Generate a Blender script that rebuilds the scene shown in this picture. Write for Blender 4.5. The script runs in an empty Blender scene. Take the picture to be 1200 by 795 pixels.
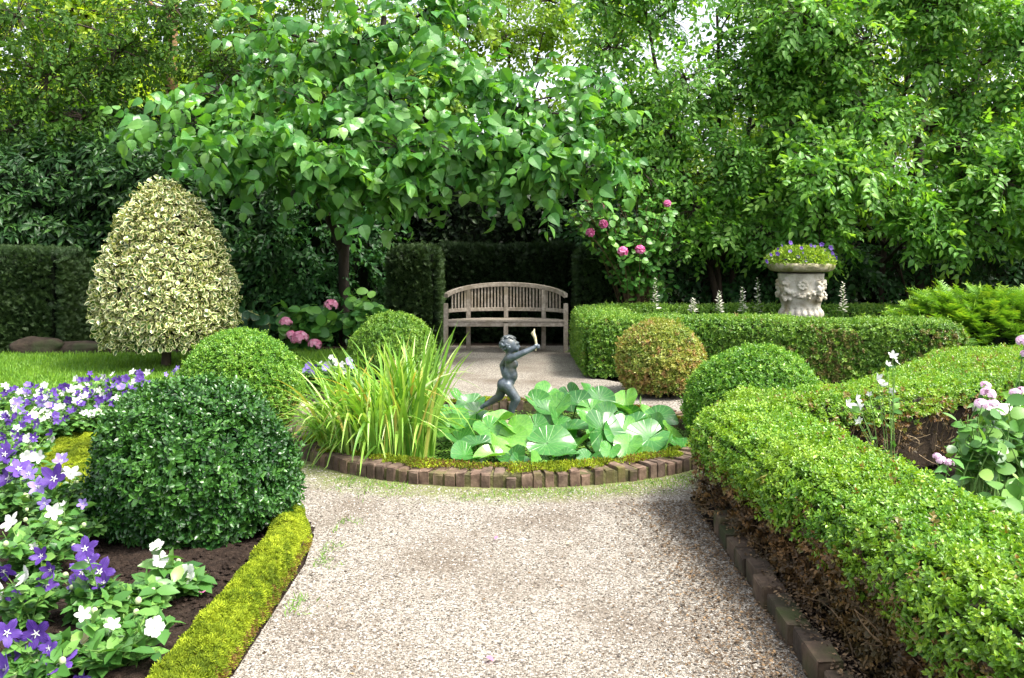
import bpy, bmesh, math, random
import numpy as np
from mathutils import Vector, Matrix
R = np.random.default_rng(7)
random.seed(7)
SC = bpy.context.scene
COL = SC.collection
F, HOR, CH = 1050.0, 286.0, 1.5          # focal length in photo pixels, horizon row, eye height


def at(px, py, D):                        # photo pixel + distance -> world point
    return np.array([(px - 600) / F * D, D, CH + (HOR - py) / F * D])


def gp(px, py):                           # photo pixel on the ground
    D = CH * F / (py - HOR)
    return np.array([(px - 600) / F * D, D, 0.0])


# ------------------------------------------------------------------ materials
def new_mat(name):
    m = bpy.data.materials.new(name)
    m.use_nodes = True
    nt = m.node_tree
    for n in list(nt.nodes):
        nt.nodes.remove(n)
    out = nt.nodes.new('ShaderNodeOutputMaterial')
    return m, nt, out


def N(nt, t, **kw):
    n = nt.nodes.new(t)
    for k, v in kw.items():
        if k in n.inputs:
            n.inputs[k].default_value = v
        else:
            setattr(n, k, v)
    return n


def c4(c):
    return (c[0], c[1], c[2], 1.0)


def ramp(nt, stops, fac=None, interp='LINEAR'):
    r = nt.nodes.new('ShaderNodeValToRGB')
    e = r.color_ramp.elements
    r.color_ramp.interpolation = interp
    while len(e) < len(stops):
        e.new(0.5)
    for i, (p, c) in enumerate(stops):
        e[i].position = p
        e[i].color = c4(c)
    if fac is not None:
        nt.links.new(fac, r.inputs[0])
    return r


def mix(nt, fac, a, b, mode='MIX'):
    m = nt.nodes.new('ShaderNodeMix')
    m.data_type = 'RGBA'
    m.blend_type = mode
    for sock, v in ((m.inputs[0], fac), (m.inputs[6], a), (m.inputs[7], b)):
        if hasattr(v, 'is_linked') or hasattr(v, 'links'):
            nt.links.new(v, sock)
        elif isinstance(v, (int, float)):
            sock.default_value = v
        else:
            sock.default_value = c4(v)
    return m.outputs[2]


def leaf_mat(name, stops, dry=(0.20, 0.10, 0.035), trans=0.3, rough=0.42, spec=0.45, patch=0.25, patch_col=None,
             tint=(1.25, 1.2, 0.45), bump=0.0, edge=None):
    m, nt, out = new_mat(name)
    L = nt.links.new
    a = N(nt, 'ShaderNodeAttribute', attribute_name='rnd')
    rp = ramp(nt, stops, a.outputs['Fac'])
    col = rp.outputs[0]
    if patch:
        tc = N(nt, 'ShaderNodeNewGeometry')
        nz = N(nt, 'ShaderNodeTexNoise', Scale=2.3, Detail=3.0)
        L(tc.outputs['Position'], nz.inputs['Vector'])
        mr = N(nt, 'ShaderNodeMapRange')
        mr.inputs[1].default_value, mr.inputs[2].default_value = 0.42, 0.7
        mr.inputs[3].default_value, mr.inputs[4].default_value = 0.0, patch
        L(nz.outputs['Fac'], mr.inputs[0])
        col = mix(nt, mr.outputs[0], col, patch_col or stops[-1][1])
    if edge is not None:
        e = N(nt, 'ShaderNodeAttribute', attribute_name='edge')
        col = mix(nt, e.outputs['Fac'], col, edge)
    d = N(nt, 'ShaderNodeAttribute', attribute_name='dry')
    col = mix(nt, d.outputs['Fac'], col, dry)
    p = N(nt, 'ShaderNodeBsdfPrincipled')
    p.inputs['Roughness'].default_value = rough
    p.inputs['Specular IOR Level'].default_value = spec
    L(col, p.inputs['Base Color'])
    t = N(nt, 'ShaderNodeBsdfTranslucent')
    tcol = mix(nt, 1.0, col, tint, 'MULTIPLY')
    L(tcol, t.inputs['Color'])
    ms = N(nt, 'ShaderNodeMixShader')
    ms.inputs[0].default_value = trans
    L(p.outputs[0], ms.inputs[1])
    L(t.outputs[0], ms.inputs[2])
    L(ms.outputs[0], out.inputs[0])
    return m


def noise_mat(name, stops, scale=6.0, detail=6.0, rough=0.8, spec=0.3, bump=0.3, bscale=40.0, bdist=0.01, coord='Object',
              stretch=None, second=None, vary=False):
    m, nt, out = new_mat(name)
    L = nt.links.new
    tc = N(nt, 'ShaderNodeTexCoord')
    vec = tc.outputs[coord]
    if stretch:
        mp = N(nt, 'ShaderNodeMapping')
        mp.inputs['Scale'].default_value = stretch
        L(vec, mp.inputs[0])
        vec = mp.outputs[0]
    nz = N(nt, 'ShaderNodeTexNoise', Scale=scale, Detail=detail)
    nz.inputs['Roughness'].default_value = 0.65
    L(vec, nz.inputs['Vector'])
    col = ramp(nt, stops, nz.outputs['Fac']).outputs[0]
    if second:
        sc2, lo, hi, c = second
        n2 = N(nt, 'ShaderNodeTexNoise', Scale=sc2, Detail=5.0)
        L(vec, n2.inputs['Vector'])
        mr = N(nt, 'ShaderNodeMapRange')
        mr.inputs[1].default_value, mr.inputs[2].default_value = lo, hi
        L(n2.outputs['Fac'], mr.inputs[0])
        col = mix(nt, mr.outputs[0], col, c)
    if vary:
        av = N(nt, 'ShaderNodeAttribute', attribute_name='rnd')
        col = mix(nt, 1.0, col, ramp(nt, [(0, (.62, .62, .62)), (.5, (.95, .93, .90)), (1, (1.3, 1.22, 1.15))], av.outputs['Fac']).outputs[0], 'MULTIPLY')
    p = N(nt, 'ShaderNodeBsdfPrincipled')
    p.inputs['Roughness'].default_value = rough
    p.inputs['Specular IOR Level'].default_value = spec
    L(col, p.inputs['Base Color'])
    b3 = N(nt, 'ShaderNodeTexNoise', Scale=bscale, Detail=5.0)
    L(vec, b3.inputs['Vector'])
    bp = N(nt, 'ShaderNodeBump', Strength=bump, Distance=bdist)
    L(b3.outputs['Fac'], bp.inputs['Height'])
    L(bp.outputs[0], p.inputs['Normal'])
    L(p.outputs[0], out.inputs[0])
    return m


# ------------------------------------------------------------------ mesh helpers
def mesh(name, V, Fs, attrs=None, smooth=False):
    """V (n,3); Fs list of (m,k) index arrays; attrs {name: per-face array in the order of Fs}"""
    me = bpy.data.meshes.new(name)
    V = np.asarray(V, dtype=np.float32)
    me.vertices.add(len(V))
    me.vertices.foreach_set('co', V.ravel())
    tot = np.concatenate([np.full(len(f), f.shape[1], dtype=np.int32) for f in Fs])
    idx = np.concatenate([f.ravel() for f in Fs]).astype(np.int32)
    st = np.concatenate([[0], np.cumsum(tot)[:-1]]).astype(np.int32)
    me.loops.add(len(idx))
    me.loops.foreach_set('vertex_index', idx)
    me.polygons.add(len(tot))
    me.polygons.foreach_set('loop_start', st)
    me.polygons.foreach_set('loop_total', tot)
    me.polygons.foreach_set('use_smooth', np.full(len(tot), smooth))
    for k, v in (attrs or {}).items():
        a = me.attributes.new(k, 'FLOAT', 'FACE')
        a.data.foreach_set('value', np.asarray(v, dtype=np.float32))
    me.update(calc_edges=True)
    return me


def thing(name, label, cat, loc, group=None):
    o = bpy.data.objects.new(name, None)
    o.empty_display_size = 0.1
    COL.objects.link(o)
    o.location = [float(v) for v in loc]
    tag(o, label, cat, group)
    return o


def tag(o, label, cat, group=None):
    o['label'] = label
    o['category'] = cat
    if group:
        o['group'] = group
    return o


def part(name, me, mat, parent=None, loc=(0, 0, 0), label=None):
    """me is in world coordinates (minus loc when top level); under a parent it is shifted to the parent's location"""
    o = bpy.data.objects.new(name, me)
    COL.objects.link(o)
    if mat is not None:
        me.materials.clear()
        me.materials.append(mat)
    if parent is not None:
        o.parent = parent
    o.location = [float(v) for v in loc]
    if label:
        o['label'] = label
    return o


class Geo:
    """collects vertices and quads / triangles, with per-face attributes"""

    def __init__(self):
        self.V, self.Q, self.T, self.n = [], [], [], 0
        self.qa, self.ta = [], []

    def add(self, V, Fc, **at_):
        V = np.asarray(V, float).reshape(-1, 3)
        Fc = np.asarray(Fc, int)
        f = Fc + self.n
        self.V.append(V)
        self.n += len(V)
        a = {k: (np.full(len(f), v) if np.isscalar(v) else np.asarray(v)) for k, v in at_.items()}
        if f.shape[1] == 4:
            self.Q.append(f)
            self.qa.append((len(f), a))
        else:
            self.T.append(f)
            self.ta.append((len(f), a))

    def mesh(self, name, origin=(0, 0, 0), smooth=False):
        V = np.concatenate(self.V) - np.asarray(origin, float)
        Fs = []
        if self.Q:
            Fs.append(np.concatenate(self.Q))
        if self.T:
            Fs.append(np.concatenate(self.T))
        keys = set()
        for _, a in self.qa + self.ta:
            keys |= set(a)
        at_ = {}
        for k in keys:
            at_[k] = np.concatenate([a.get(k, np.zeros(n)) for n, a in (self.qa if self.Q else []) + (self.ta if self.T else [])])
        return mesh(name, V, Fs, at_, smooth)


def nrm(v):
    return v / np.maximum(np.linalg.norm(v, axis=-1, keepdims=True), 1e-9)


def frames(d, n):
    y = nrm(d)
    x = nrm(np.cross(y, n))
    z = np.cross(x, y)
    return np.stack([x, y, z], axis=-1)          # columns


def rand_dir(n):
    return nrm(R.normal(size=(n, 3)))


def leaf_tpl(ys, ws, fold=0.25, droop=0.15, wave=0.0):
    """rows of left, mid, right points; unit length along +y, face normal +z"""
    V, Q = [], []
    for i, (y, w) in enumerate(zip(ys, ws)):
        z = -droop * y * y
        wv = wave * math.sin(i * 2.3)
        V += [(-w, y, z + fold * w + wv), (0, y, z), (w, y, z + fold * w - wv)]
    for i in range(len(ys) - 1):
        a = 3 * i
        Q += [(a, a + 1, a + 4, a + 3), (a + 1, a + 2, a + 5, a + 4)]
    return np.array(V, float), np.array(Q, int)


T_BOX = leaf_tpl([0, .5, 1.0], [.06, .31, .07], .3, .12)
T_BOXN = leaf_tpl([0, .28, .68, 1.0], [.05, .29, .27, .05], .3, .15)
T_OVAL = leaf_tpl([0, .3, .65, 1], [.03, .27, .24, .01], .25, .2)
T_LANCE = leaf_tpl([0, .35, .7, 1], [.02, .17, .14, .01], .25, .3)
T_HEART = leaf_tpl([-.08, .05, .3, .6, .85, 1.05], [.12, .36, .47, .36, .16, .01], .22, .28)
T_ROUND = leaf_tpl([0, .15, .45, .75, .95, 1], [.08, .3, .42, .34, .14, .02], .15, .15)
T_NEEDLE = leaf_tpl([0, 1], [.09, .05], .2, .05)


def sprig(npairs, leaf, spread=0.9, ang=0.55, taper=0.45):
    """a shoot of unit length along +y, leaves in crossed pairs"""
    V, Q, lr = [], [], []
    n = 0
    tv, tq = leaf
    for i in range(npairs + 1):
        y = i / (npairs + 0.3)
        s = spread * (1 - taper * i / npairs)
        dirs = [(.5, 1, .3), (-.5, 1, -.3)] if i == npairs else ([(1, ang, .2), (-1, ang, .2)] if i % 2 == 0 else [(0.2, ang, 1), (-.2, ang, -1)])
        for d in dirs:
            d = nrm(np.array([d], float) + R.normal(size=(1, 3)) * .22)
            M = frames(d, np.array([[0, 1.0, 0]]) + R.normal(size=(1, 3)) * .3)[0]
            V.append(tv * s @ M.T + np.array([0, y * .8, 0]))
            Q.append(tq + n)
            n += len(tv)
            lr.append(np.full(len(tq), R.random() * .8 + .2 * i / npairs))
    return np.concatenate(V), np.concatenate(Q), np.concatenate(lr)


SP_BOX = [sprig(3, T_BOX, .62) for _ in range(5)]
SP_BOXN = [sprig(3, T_BOXN, .6) for _ in range(6)]
SP_YEW = []
for _ in range(3):                                   # flat two-ranked needles
    V, Q, lr, n = [], [], [], 0
    for i in range(8):
        for s in (-1, 1):
            d = nrm(np.array([[s, .45, .1]]) + R.normal(size=(1, 3)) * .12)
            M = frames(d, np.array([[0, 0, 1.0]]) + R.normal(size=(1, 3)) * .2)[0]
            ln = .42 * (1 - .5 * i / 8)
            V.append(T_NEEDLE[0] * np.array([1.3, 1, 1]) * ln @ M.T + np.array([0, i / 8, -.12 * (i / 8) ** 2]))
            Q.append(T_NEEDLE[1] + n)
            n += len(T_NEEDLE[0])
            lr.append(np.full(len(T_NEEDLE[1]), i / 8 * .7 + R.random() * .3))
    SP_YEW.append((np.concatenate(V), np.concatenate(Q), np.concatenate(lr)))


def spray(leaf, n, ls, ang=.9, hang=.25, arch=.18, jit=.25):
    """an arching twig of unit length along +y with alternate leaves, faces up (+z)"""
    V, Q, lr, k = [], [], [], 0
    tv, tq = leaf
    for i in range(n + 1):
        f = (i + .6) / (n + .6)
        sd = 0 if i == n else (1 if i % 2 else -1)
        d = nrm(np.array([[sd * ang, .75, -hang]]) + R.normal(size=(1, 3)) * jit)
        M_ = frames(d, np.array([[sd * .25, .1, 1.0]]) + R.normal(size=(1, 3)) * .35)[0]
        V.append(tv * ls * (.75 + .5 * R.random()) * (1 - .25 * f) @ M_.T + np.array([sd * .03, f, -arch * f * f]))
        Q.append(tq + k)
        k += len(tv)
        lr.append(np.full(len(tq), np.clip(.25 + .4 * f + R.normal() * .2, 0, 1)))
    tw, tq2 = tubes([[(0, y, -arch * y * y) for y in (0, .35, .7, 1)]], [[.012, .010, .008, .004]], 3)
    V.append(tw)
    Q.append(tq2 + k)
    lr.append(np.full(len(tq2), 0.0))
    return np.concatenate(V), np.concatenate(Q), np.concatenate(lr)


def scatter(g, tpl, P, D, Nn, S, rnd, dry=None, lw=0.5, edge=None):
    """instances of a template (V,Q[,lr]) at P along D facing Nn with size S into Geo g"""
    tv, tq = tpl[0], tpl[1]
    lr = tpl[2] if len(tpl) > 2 else None
    n = len(P)
    if n == 0:
        return
    M = frames(D, Nn)
    V = np.einsum('nij,vj->nvi', M, tv) * np.asarray(S).reshape(-1, 1, 1) + P[:, None, :]
    Q = tq[None] + (np.arange(n) * len(tv))[:, None, None]
    rn = np.repeat(rnd[:, None], len(tq), 1)
    if lr is not None:
        rn = (1 - lw) * rn + lw * lr[None]
    kw = dict(rnd=rn.ravel())
    if dry is not None:
        kw['dry'] = np.repeat(dry, len(tq))
    if edge is not None:
        kw['edge'] = np.tile(edge, n)
    g.add(V.reshape(-1, 3), Q.reshape(-1, tq.shape[1]), **kw)


def scatter_multi(g, tpls, P, D, Nn, S, rnd, dry=None, lw=0.5):
    k = R.integers(len(tpls), size=len(P))
    S = np.broadcast_to(S, (len(P),))
    for i, t in enumerate(tpls):
        m = k == i
        scatter(g, t, P[m], D[m], Nn[m], S[m], rnd[m], None if dry is None else dry[m], lw)


_ND = [(rand_dir(1)[0], R.random() * 6.28) for _ in range(14)]


def snoise(P, freq=1.0):
    s = np.zeros(len(P))
    for i, (d, ph) in enumerate(_ND):
        k = freq * (1 + i * .45)
        s += np.sin(P @ d * k * 2.1 + ph) / (1 + i * .35)
    return s / 2.6


def tubes(paths, radii, sides=4):
    """paths (n,k,3) radii (n,k)"""
    paths = np.asarray(paths, float)
    radii = np.asarray(radii, float)
    n, k, _ = paths.shape
    t = np.gradient(paths, axis=1)
    t = nrm(t)
    ref = np.where(np.abs(t[:, :1, 2:3]) > .8, np.array([1.0, 0, 0]), np.array([0, 0, 1.0]))
    x = nrm(np.cross(t, np.broadcast_to(ref, t.shape)))
    y = np.cross(t, x)
    a = np.arange(sides) * 2 * np.pi / sides
    V = paths[:, :, None, :] + radii[:, :, None, None] * (np.cos(a)[None, None, :, None] * x[:, :, None, :] + np.sin(a)[None, None, :, None] * y[:, :, None, :])
    base = (np.arange(n) * k * sides)[:, None, None]
    i = np.arange(k - 1)[:, None] * sides
    j = np.arange(sides)[None]
    j2 = (j + 1) % sides
    q = np.stack([i + j, i + j2, i + sides + j2, i + sides + j], -1).reshape(1, -1, 4)
    Q = (q + base).reshape(-1, 4)
    return V.reshape(-1, 3), Q


def bez(p0, p1, p2, k):
    t = np.linspace(0, 1, k)[None, :, None]
    return (1 - t) ** 2 * p0[:, None] + 2 * t * (1 - t) * p1[:, None] + t * t * p2[:, None]


def resample(pts, k):
    pts = np.asarray(pts, float)
    s = np.concatenate([[0], np.cumsum(np.linalg.norm(np.diff(pts, axis=0), axis=1))])
    u = np.linspace(0, s[-1], k)
    return np.stack([np.interp(u, s, pts[:, i]) for i in range(pts.shape[1])], 1)


def sm(pts, it=2):
    pts = np.asarray(pts, float)
    for _ in range(it):
        q = [pts[0]]
        for a, b in zip(pts[:-1], pts[1:]):
            q += [a * .75 + b * .25, a * .25 + b * .75]
        q.append(pts[-1])
        pts = np.array(q)
    return pts


T_ACUM = leaf_tpl([0, .2, .5, .78, 1.02], [.04, .26, .28, .13, .01], .22, .25)
SPR_LIME = [spray(T_HEART, 5, .36, .95, .55, .2) for _ in range(5)]
SPR_SMALL = [spray(T_ACUM, 8, .30, .95, .3, .2) for _ in range(6)]
SPR_FINE = [spray(T_ACUM, 10, .22, .9, .35, .35) for _ in range(4)]
SPR_LAUREL = [spray(T_LANCE, 6, .5, .7, .25, .1) for _ in range(4)]


def bm_tris(bm):
    bmesh.ops.triangulate(bm, faces=bm.faces[:])
    bm.verts.ensure_lookup_table()
    V = np.array([v.co[:] for v in bm.verts])
    T = np.array([[v.index for v in f.verts] for f in bm.faces])
    return V, T


def ball_core(c, r, zmin=0.03):
    bm = bmesh.new()
    bmesh.ops.create_icosphere(bm, subdivisions=4, radius=1.0)
    V, T = bm_tris(bm)
    bm.free()
    V = V * np.asarray(r) + np.asarray(c)
    V[:, 2] = np.maximum(V[:, 2], zmin)
    return V, T


def prism_core(poly, z0, z1, bev=0.06, sub=0.25):
    bm = bmesh.new()
    poly = np.asarray(poly, float)
    pts = []
    for i in range(len(poly)):
        a, b = poly[i], poly[(i + 1) % len(poly)]
        k = max(1, int(np.linalg.norm(b - a) / sub))
        pts += [a + (b - a) * j / k for j in range(k)]
    vs = [bm.verts.new((p[0], p[1], z0)) for p in pts]
    f = bm.faces.new(vs)
    f.normal_update()
    if f.normal.z > 0:
        f.normal_flip()
    r = bmesh.ops.extrude_face_region(bm, geom=[f])
    up = [e for e in r['geom'] if isinstance(e, bmesh.types.BMVert)]
    bmesh.ops.translate(bm, verts=up, vec=(0, 0, z1 - z0))
    bm.normal_update()
    top = [e for e in bm.edges if all(v.co.z > z1 - 1e-4 for v in e.verts)]
    bmesh.ops.bevel(bm, geom=top, offset=bev, segments=3, affect='EDGES', profile=.5)
    bmesh.ops.recalc_face_normals(bm, faces=bm.faces[:])
    V, T = bm_tris(bm)
    bm.free()
    return V, T


def sample(V, T, dens):
    a, b, c = V[T[:, 0]], V[T[:, 1]], V[T[:, 2]]
    n = np.cross(b - a, c - a)
    ar = np.linalg.norm(n, axis=1) / 2
    n = nrm(n)
    k = int(ar.sum() * dens)
    i = R.choice(len(T), size=k, p=ar / ar.sum())
    u, v = R.random(k), R.random(k)
    fl = u + v > 1
    u[fl], v[fl] = 1 - u[fl], 1 - v[fl]
    P = a[i] + (b[i] - a[i]) * u[:, None] + (c[i] - a[i]) * v[:, None]
    Nn = n[i]
    m = Nn[:, 2] > -.75
    return P[m], Nn[m]


def clip_plant(g, V, T, dens, size, tpls, depth=.05, lump=.02, up=.5, rj=.5, dryf=None, rndf=None, thin=None, nfreq=2.0):
    P, Nn = sample(V, T, dens)
    if thin is not None:
        k = R.random(len(P)) < thin(P, Nn)
        P, Nn = P[k], Nn[k]
    n = len(P)
    ln = snoise(P, nfreq)
    off = R.random(n) ** .6 * depth + ln * lump
    off = off + np.where(R.random(n) < .02, R.uniform(.01, .045, n), 0)
    P2 = P + Nn * off[:, None]
    d = nrm(Nn * .9 + np.array([0, 0, up]) + R.normal(size=(n, 3)) * rj)
    nn = nrm(np.cross(d, R.normal(size=(n, 3))))
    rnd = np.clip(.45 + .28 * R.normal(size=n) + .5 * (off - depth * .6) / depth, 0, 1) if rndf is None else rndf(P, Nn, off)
    dry = None
    if dryf is not None:
        dry = (R.random(n) < dryf(P, Nn)).astype(float) * R.uniform(.5, 1, n)
    scatter_multi(g, tpls, P2, d, nn, size * R.uniform(.7, 1.25, n), rnd, dry)
    return P2


# ------------------------------------------------------------------ material library
M = {}
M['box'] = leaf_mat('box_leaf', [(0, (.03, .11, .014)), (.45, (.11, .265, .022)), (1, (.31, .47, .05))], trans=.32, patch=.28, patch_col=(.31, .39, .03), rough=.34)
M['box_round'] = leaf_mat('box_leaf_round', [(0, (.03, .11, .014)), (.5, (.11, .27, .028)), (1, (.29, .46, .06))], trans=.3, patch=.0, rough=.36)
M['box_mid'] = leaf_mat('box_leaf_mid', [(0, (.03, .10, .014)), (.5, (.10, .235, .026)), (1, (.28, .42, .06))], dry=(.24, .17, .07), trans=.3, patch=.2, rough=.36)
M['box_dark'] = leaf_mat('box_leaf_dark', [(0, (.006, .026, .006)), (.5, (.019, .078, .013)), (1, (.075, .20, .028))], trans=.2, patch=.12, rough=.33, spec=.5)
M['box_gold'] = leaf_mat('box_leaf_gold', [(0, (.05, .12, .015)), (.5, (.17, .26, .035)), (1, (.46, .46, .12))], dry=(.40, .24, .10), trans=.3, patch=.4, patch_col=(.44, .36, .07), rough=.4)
M['yew'] = leaf_mat('yew_leaf_shaded', [(0, (.005, .012, .005)), (.5, (.012, .028, .009)), (1, (.03, .055, .016))], dry=(.12, .06, .02), trans=.12, patch=.1, rough=.5, spec=.2)  # shaded copy: deep shade behind the bench is put into the leaf colour
M['yew_lit'] = leaf_mat('yew_leaf_lit', [(0, (.010, .024, .008)), (.5, (.026, .055, .016)), (1, (.06, .105, .028))], dry=(.12, .06, .02), trans=.15, patch=.1, rough=.5, spec=.25)  # same yew, brighter copy: better-lit piers and left block painted lighter
M['yew_light'] = leaf_mat('yew_young', [(0, (.035, .11, .016)), (.55, (.15, .32, .03)), (1, (.46, .6, .05))], trans=.3, patch=.0, rough=.42)
M['holly'] = leaf_mat('holly_variegated', [(0, (.03, .08, .018)), (.5, (.10, .18, .035)), (1, (.30, .36, .11))], trans=.2, patch=.0, rough=.2, spec=.6, edge=(.84, .79, .45))
M['laurel'] = leaf_mat('laurel_leaf', [(0, (.010, .034, .010)), (.5, (.022, .07, .016)), (1, (.06, .14, .025))], trans=.25, patch=.1, rough=.42, spec=.3)
M['lime'] = leaf_mat('large_leaf', [(0, (.022, .10, .02)), (.5, (.075, .235, .05)), (1, (.25, .45, .12))], trans=.42, patch=.3, patch_col=(.2, .38, .05), rough=.36, spec=.5, tint=(1.4, 1.4, .35))
M['shrubtree'] = leaf_mat('small_leaf', [(0, (.04, .145, .02)), (.5, (.12, .31, .042)), (1, (.32, .52, .10))], trans=.45, patch=.15, rough=.40, tint=(1.35, 1.3, .4))
M['hazel'] = leaf_mat('hazel_leaf', [(0, (.06, .16, .018)), (.5, (.18, .34, .035)), (1, (.40, .54, .07))], trans=.5, patch=.3, rough=.45, tint=(1.4, 1.3, .35))
M['sunlit'] = leaf_mat('far_leaf', [(0, (.13, .24, .018)), (.5, (.28, .42, .028)), (1, (.48, .57, .05))], trans=.5, patch=.3, rough=.5, tint=(1.35, 1.4, .4))
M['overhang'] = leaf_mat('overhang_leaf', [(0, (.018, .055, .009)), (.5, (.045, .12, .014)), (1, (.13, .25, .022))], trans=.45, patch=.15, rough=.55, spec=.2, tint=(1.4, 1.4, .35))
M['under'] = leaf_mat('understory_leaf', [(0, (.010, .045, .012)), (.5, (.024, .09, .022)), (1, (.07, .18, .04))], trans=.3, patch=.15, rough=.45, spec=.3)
M['hydr'] = leaf_mat('hydrangea_leaf', [(0, (.03, .12, .02)), (.5, (.085, .25, .04)), (1, (.21, .42, .075))], trans=.33, patch=0, rough=.4)
M['hosta'] = leaf_mat('hosta_leaf', [(0, (.015, .06, .02)), (1, (.04, .12, .04))], trans=.2, patch=0, rough=.4, edge=(.45, .45, .16))
M['bedleaf'] = leaf_mat('bed_leaf', [(0, (.03, .105, .02)), (.5, (.08, .21, .04)), (1, (.19, .36, .075))], trans=.33, patch=0, rough=.36)
M['blade'] = leaf_mat('sedge_blade', [(0, (.07, .20, .025)), (.45, (.19, .38, .045)), (.8, (.36, .54, .11)), (1, (.68, .74, .42))], dry=(.50, .36, .10), trans=.35, patch=0, rough=.40)
M['lawn'] = leaf_mat('lawn_blade', [(0, (.06, .16, .015)), (.5, (.12, .27, .02)), (1, (.22, .38, .03))], trans=.35, patch=.3, rough=.5)
M['moss'] = leaf_mat('moss_tuft', [(0, (.05, .09, .007)), (.45, (.18, .25, .012)), (1, (.42, .49, .035))], dry=(.16, .10, .03), trans=.3, patch=.45, patch_col=(.12, .15, .014), rough=.8, spec=.15)
M['urnplant'] = leaf_mat('urn_foliage', [(0, (.10, .2, .02)), (.5, (.2, .33, .035)), (1, (.38, .5, .07))], trans=.35, patch=0, rough=.5)
M['litter'] = leaf_mat('dead_leaf', [(0, (.035, .022, .013)), (.5, (.10, .062, .03)), (1, (.26, .165, .08))], trans=.1, patch=0, rough=.7)
M['dead'] = leaf_mat('withered_leaf', [(0, (.025, .016, .008)), (.5, (.085, .047, .018)), (1, (.30, .16, .05))], dry=(.06, .09, .02), trans=.15, patch=.4, patch_col=(.04, .055, .015), rough=.6)
M['pale_leaf'] = leaf_mat('pale_leaf', [(0, (.06, .17, .025)), (.5, (.12, .27, .045)), (1, (.25, .42, .09))], trans=.35, patch=0, rough=.45)


def petal_mat(name, c0, c1, trans=.35, rough=.5, veins=0.0):
    m = leaf_mat(name, [(0, c0), (1, c1)], trans=trans, patch=0, rough=rough, tint=(1.1, 1.1, 1.1), spec=.3)
    if veins:
        nt = m.node_tree
        L = nt.links.new
        rp = [n_ for n_ in nt.nodes if n_.type == 'VALTORGB'][0]
        tc = N(nt, 'ShaderNodeTexCoord')
        gr = N(nt, 'ShaderNodeTexGradient', gradient_type='RADIAL')
        L(tc.outputs['Object'], gr.inputs['Vector'])
        mu = N(nt, 'ShaderNodeMath', operation='MULTIPLY')
        mu.inputs[1].default_value = 35
        L(gr.outputs['Fac'], mu.inputs[0])
        pg = N(nt, 'ShaderNodeMath', operation='PINGPONG')
        pg.inputs[1].default_value = .5
        L(mu.outputs[0], pg.inputs[0])
        mr = N(nt, 'ShaderNodeMapRange')
        mr.inputs[2].default_value = .22
        mr.inputs[3].default_value, mr.inputs[4].default_value = 1.0, 0.0
        L(pg.outputs[0], mr.inputs[0])
        nz = N(nt, 'ShaderNodeTexNoise', Scale=2.2, Detail=3.0)
        L(tc.outputs['Object'], nz.inputs['Vector'])
        oi = N(nt, 'ShaderNodeObjectInfo')
        mm = N(nt, 'ShaderNodeMath', operation='MULTIPLY')
        L(mr.outputs[0], mm.inputs[0])
        mm.inputs[1].default_value = veins
        c = mix(nt, mm.outputs[0], rp.outputs[0], tuple(v * .45 for v in c0))
        ad = N(nt, 'ShaderNodeMath', operation='MULTIPLY')
        L(nz.outputs['Fac'], ad.inputs[0])
        L(oi.outputs['Random'], ad.inputs[1])
        c = mix(nt, ad.outputs[0], c, tuple(min(.85, v * 1.7 + .02) for v in c1))
        for nd in nt.nodes:
            if nd.type == 'MIX' and nd.inputs[6].is_linked and nd.inputs[6].links[0].from_node == rp and nd.outputs[2] != c:
                if nd.inputs[0].is_linked and nd.inputs[0].links[0].from_node.type == 'ATTRIBUTE':
                    L(c, nd.inputs[6])
    return m


M['purple'] = petal_mat('purple_petal', (.042, .014, .15), (.10, .042, .27), veins=.7)
M['lilac'] = petal_mat('lilac_petal', (.14, .09, .36), (.27, .20, .52), veins=.5)
M['white'] = petal_mat('white_petal', (.48, .50, .43), (.66, .67, .63), veins=.3)
M['cream'] = petal_mat('faded_petal', (.6, .45, .25), (.75, .65, .45))
M['pink'] = petal_mat('pink_petal', (.50, .05, .22), (.86, .34, .58))
M['hpink'] = petal_mat('hydrangea_petal', (.78, .25, .42), (.88, .5, .64))
M['phlox'] = petal_mat('phlox_petal', (.72, .48, .66), (.86, .68, .8))
M['bud'] = petal_mat('bud', (.4, .5, .25), (.6, .66, .4))
M['floret'] = petal_mat('acanthus_floret', (.45, .46, .34), (.78, .76, .68))
M['bark'] = noise_mat('bark', [(.3, (.022, .016, .011)), (.7, (.07, .05, .033))], 9, bump=.6, bscale=30, bdist=.02, stretch=(1, 1, .25))
M['bark_dark'] = noise_mat('bark_dark', [(.3, (.010, .008, .006)), (.7, (.032, .024, .017))], 9, bump=.6, bscale=30, bdist=.02, stretch=(1, 1, .25))
M['bark_orange'] = noise_mat('bark_orange', [(.3, (.10, .055, .022)), (.7, (.30, .18, .08))], 5, bump=.6, bscale=25, bdist=.02)
M['bark_grey'] = noise_mat('bark_grey', [(.3, (.13, .12, .13)), (.7, (.26, .24, .26))], 4, bump=.5, bscale=20, bdist=.02, stretch=(1, 1, .3))
M['twig'] = noise_mat('twig', [(.3, (.07, .045, .025)), (.7, (.22, .15, .085))], 14, bump=.3)
M['twig_pale'] = noise_mat('twig_pale', [(.3, (.16, .11, .06)), (.7, (.42, .32, .19))], 14, bump=.3)
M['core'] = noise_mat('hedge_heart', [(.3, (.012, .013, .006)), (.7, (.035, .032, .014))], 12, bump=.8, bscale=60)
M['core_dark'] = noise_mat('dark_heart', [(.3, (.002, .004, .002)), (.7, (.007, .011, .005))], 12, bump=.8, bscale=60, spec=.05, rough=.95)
M['core_brown'] = noise_mat('brown_heart', [(.3, (.012, .008, .005)), (.7, (.05, .033, .018))], 14, bump=1.0, bscale=50)
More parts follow.
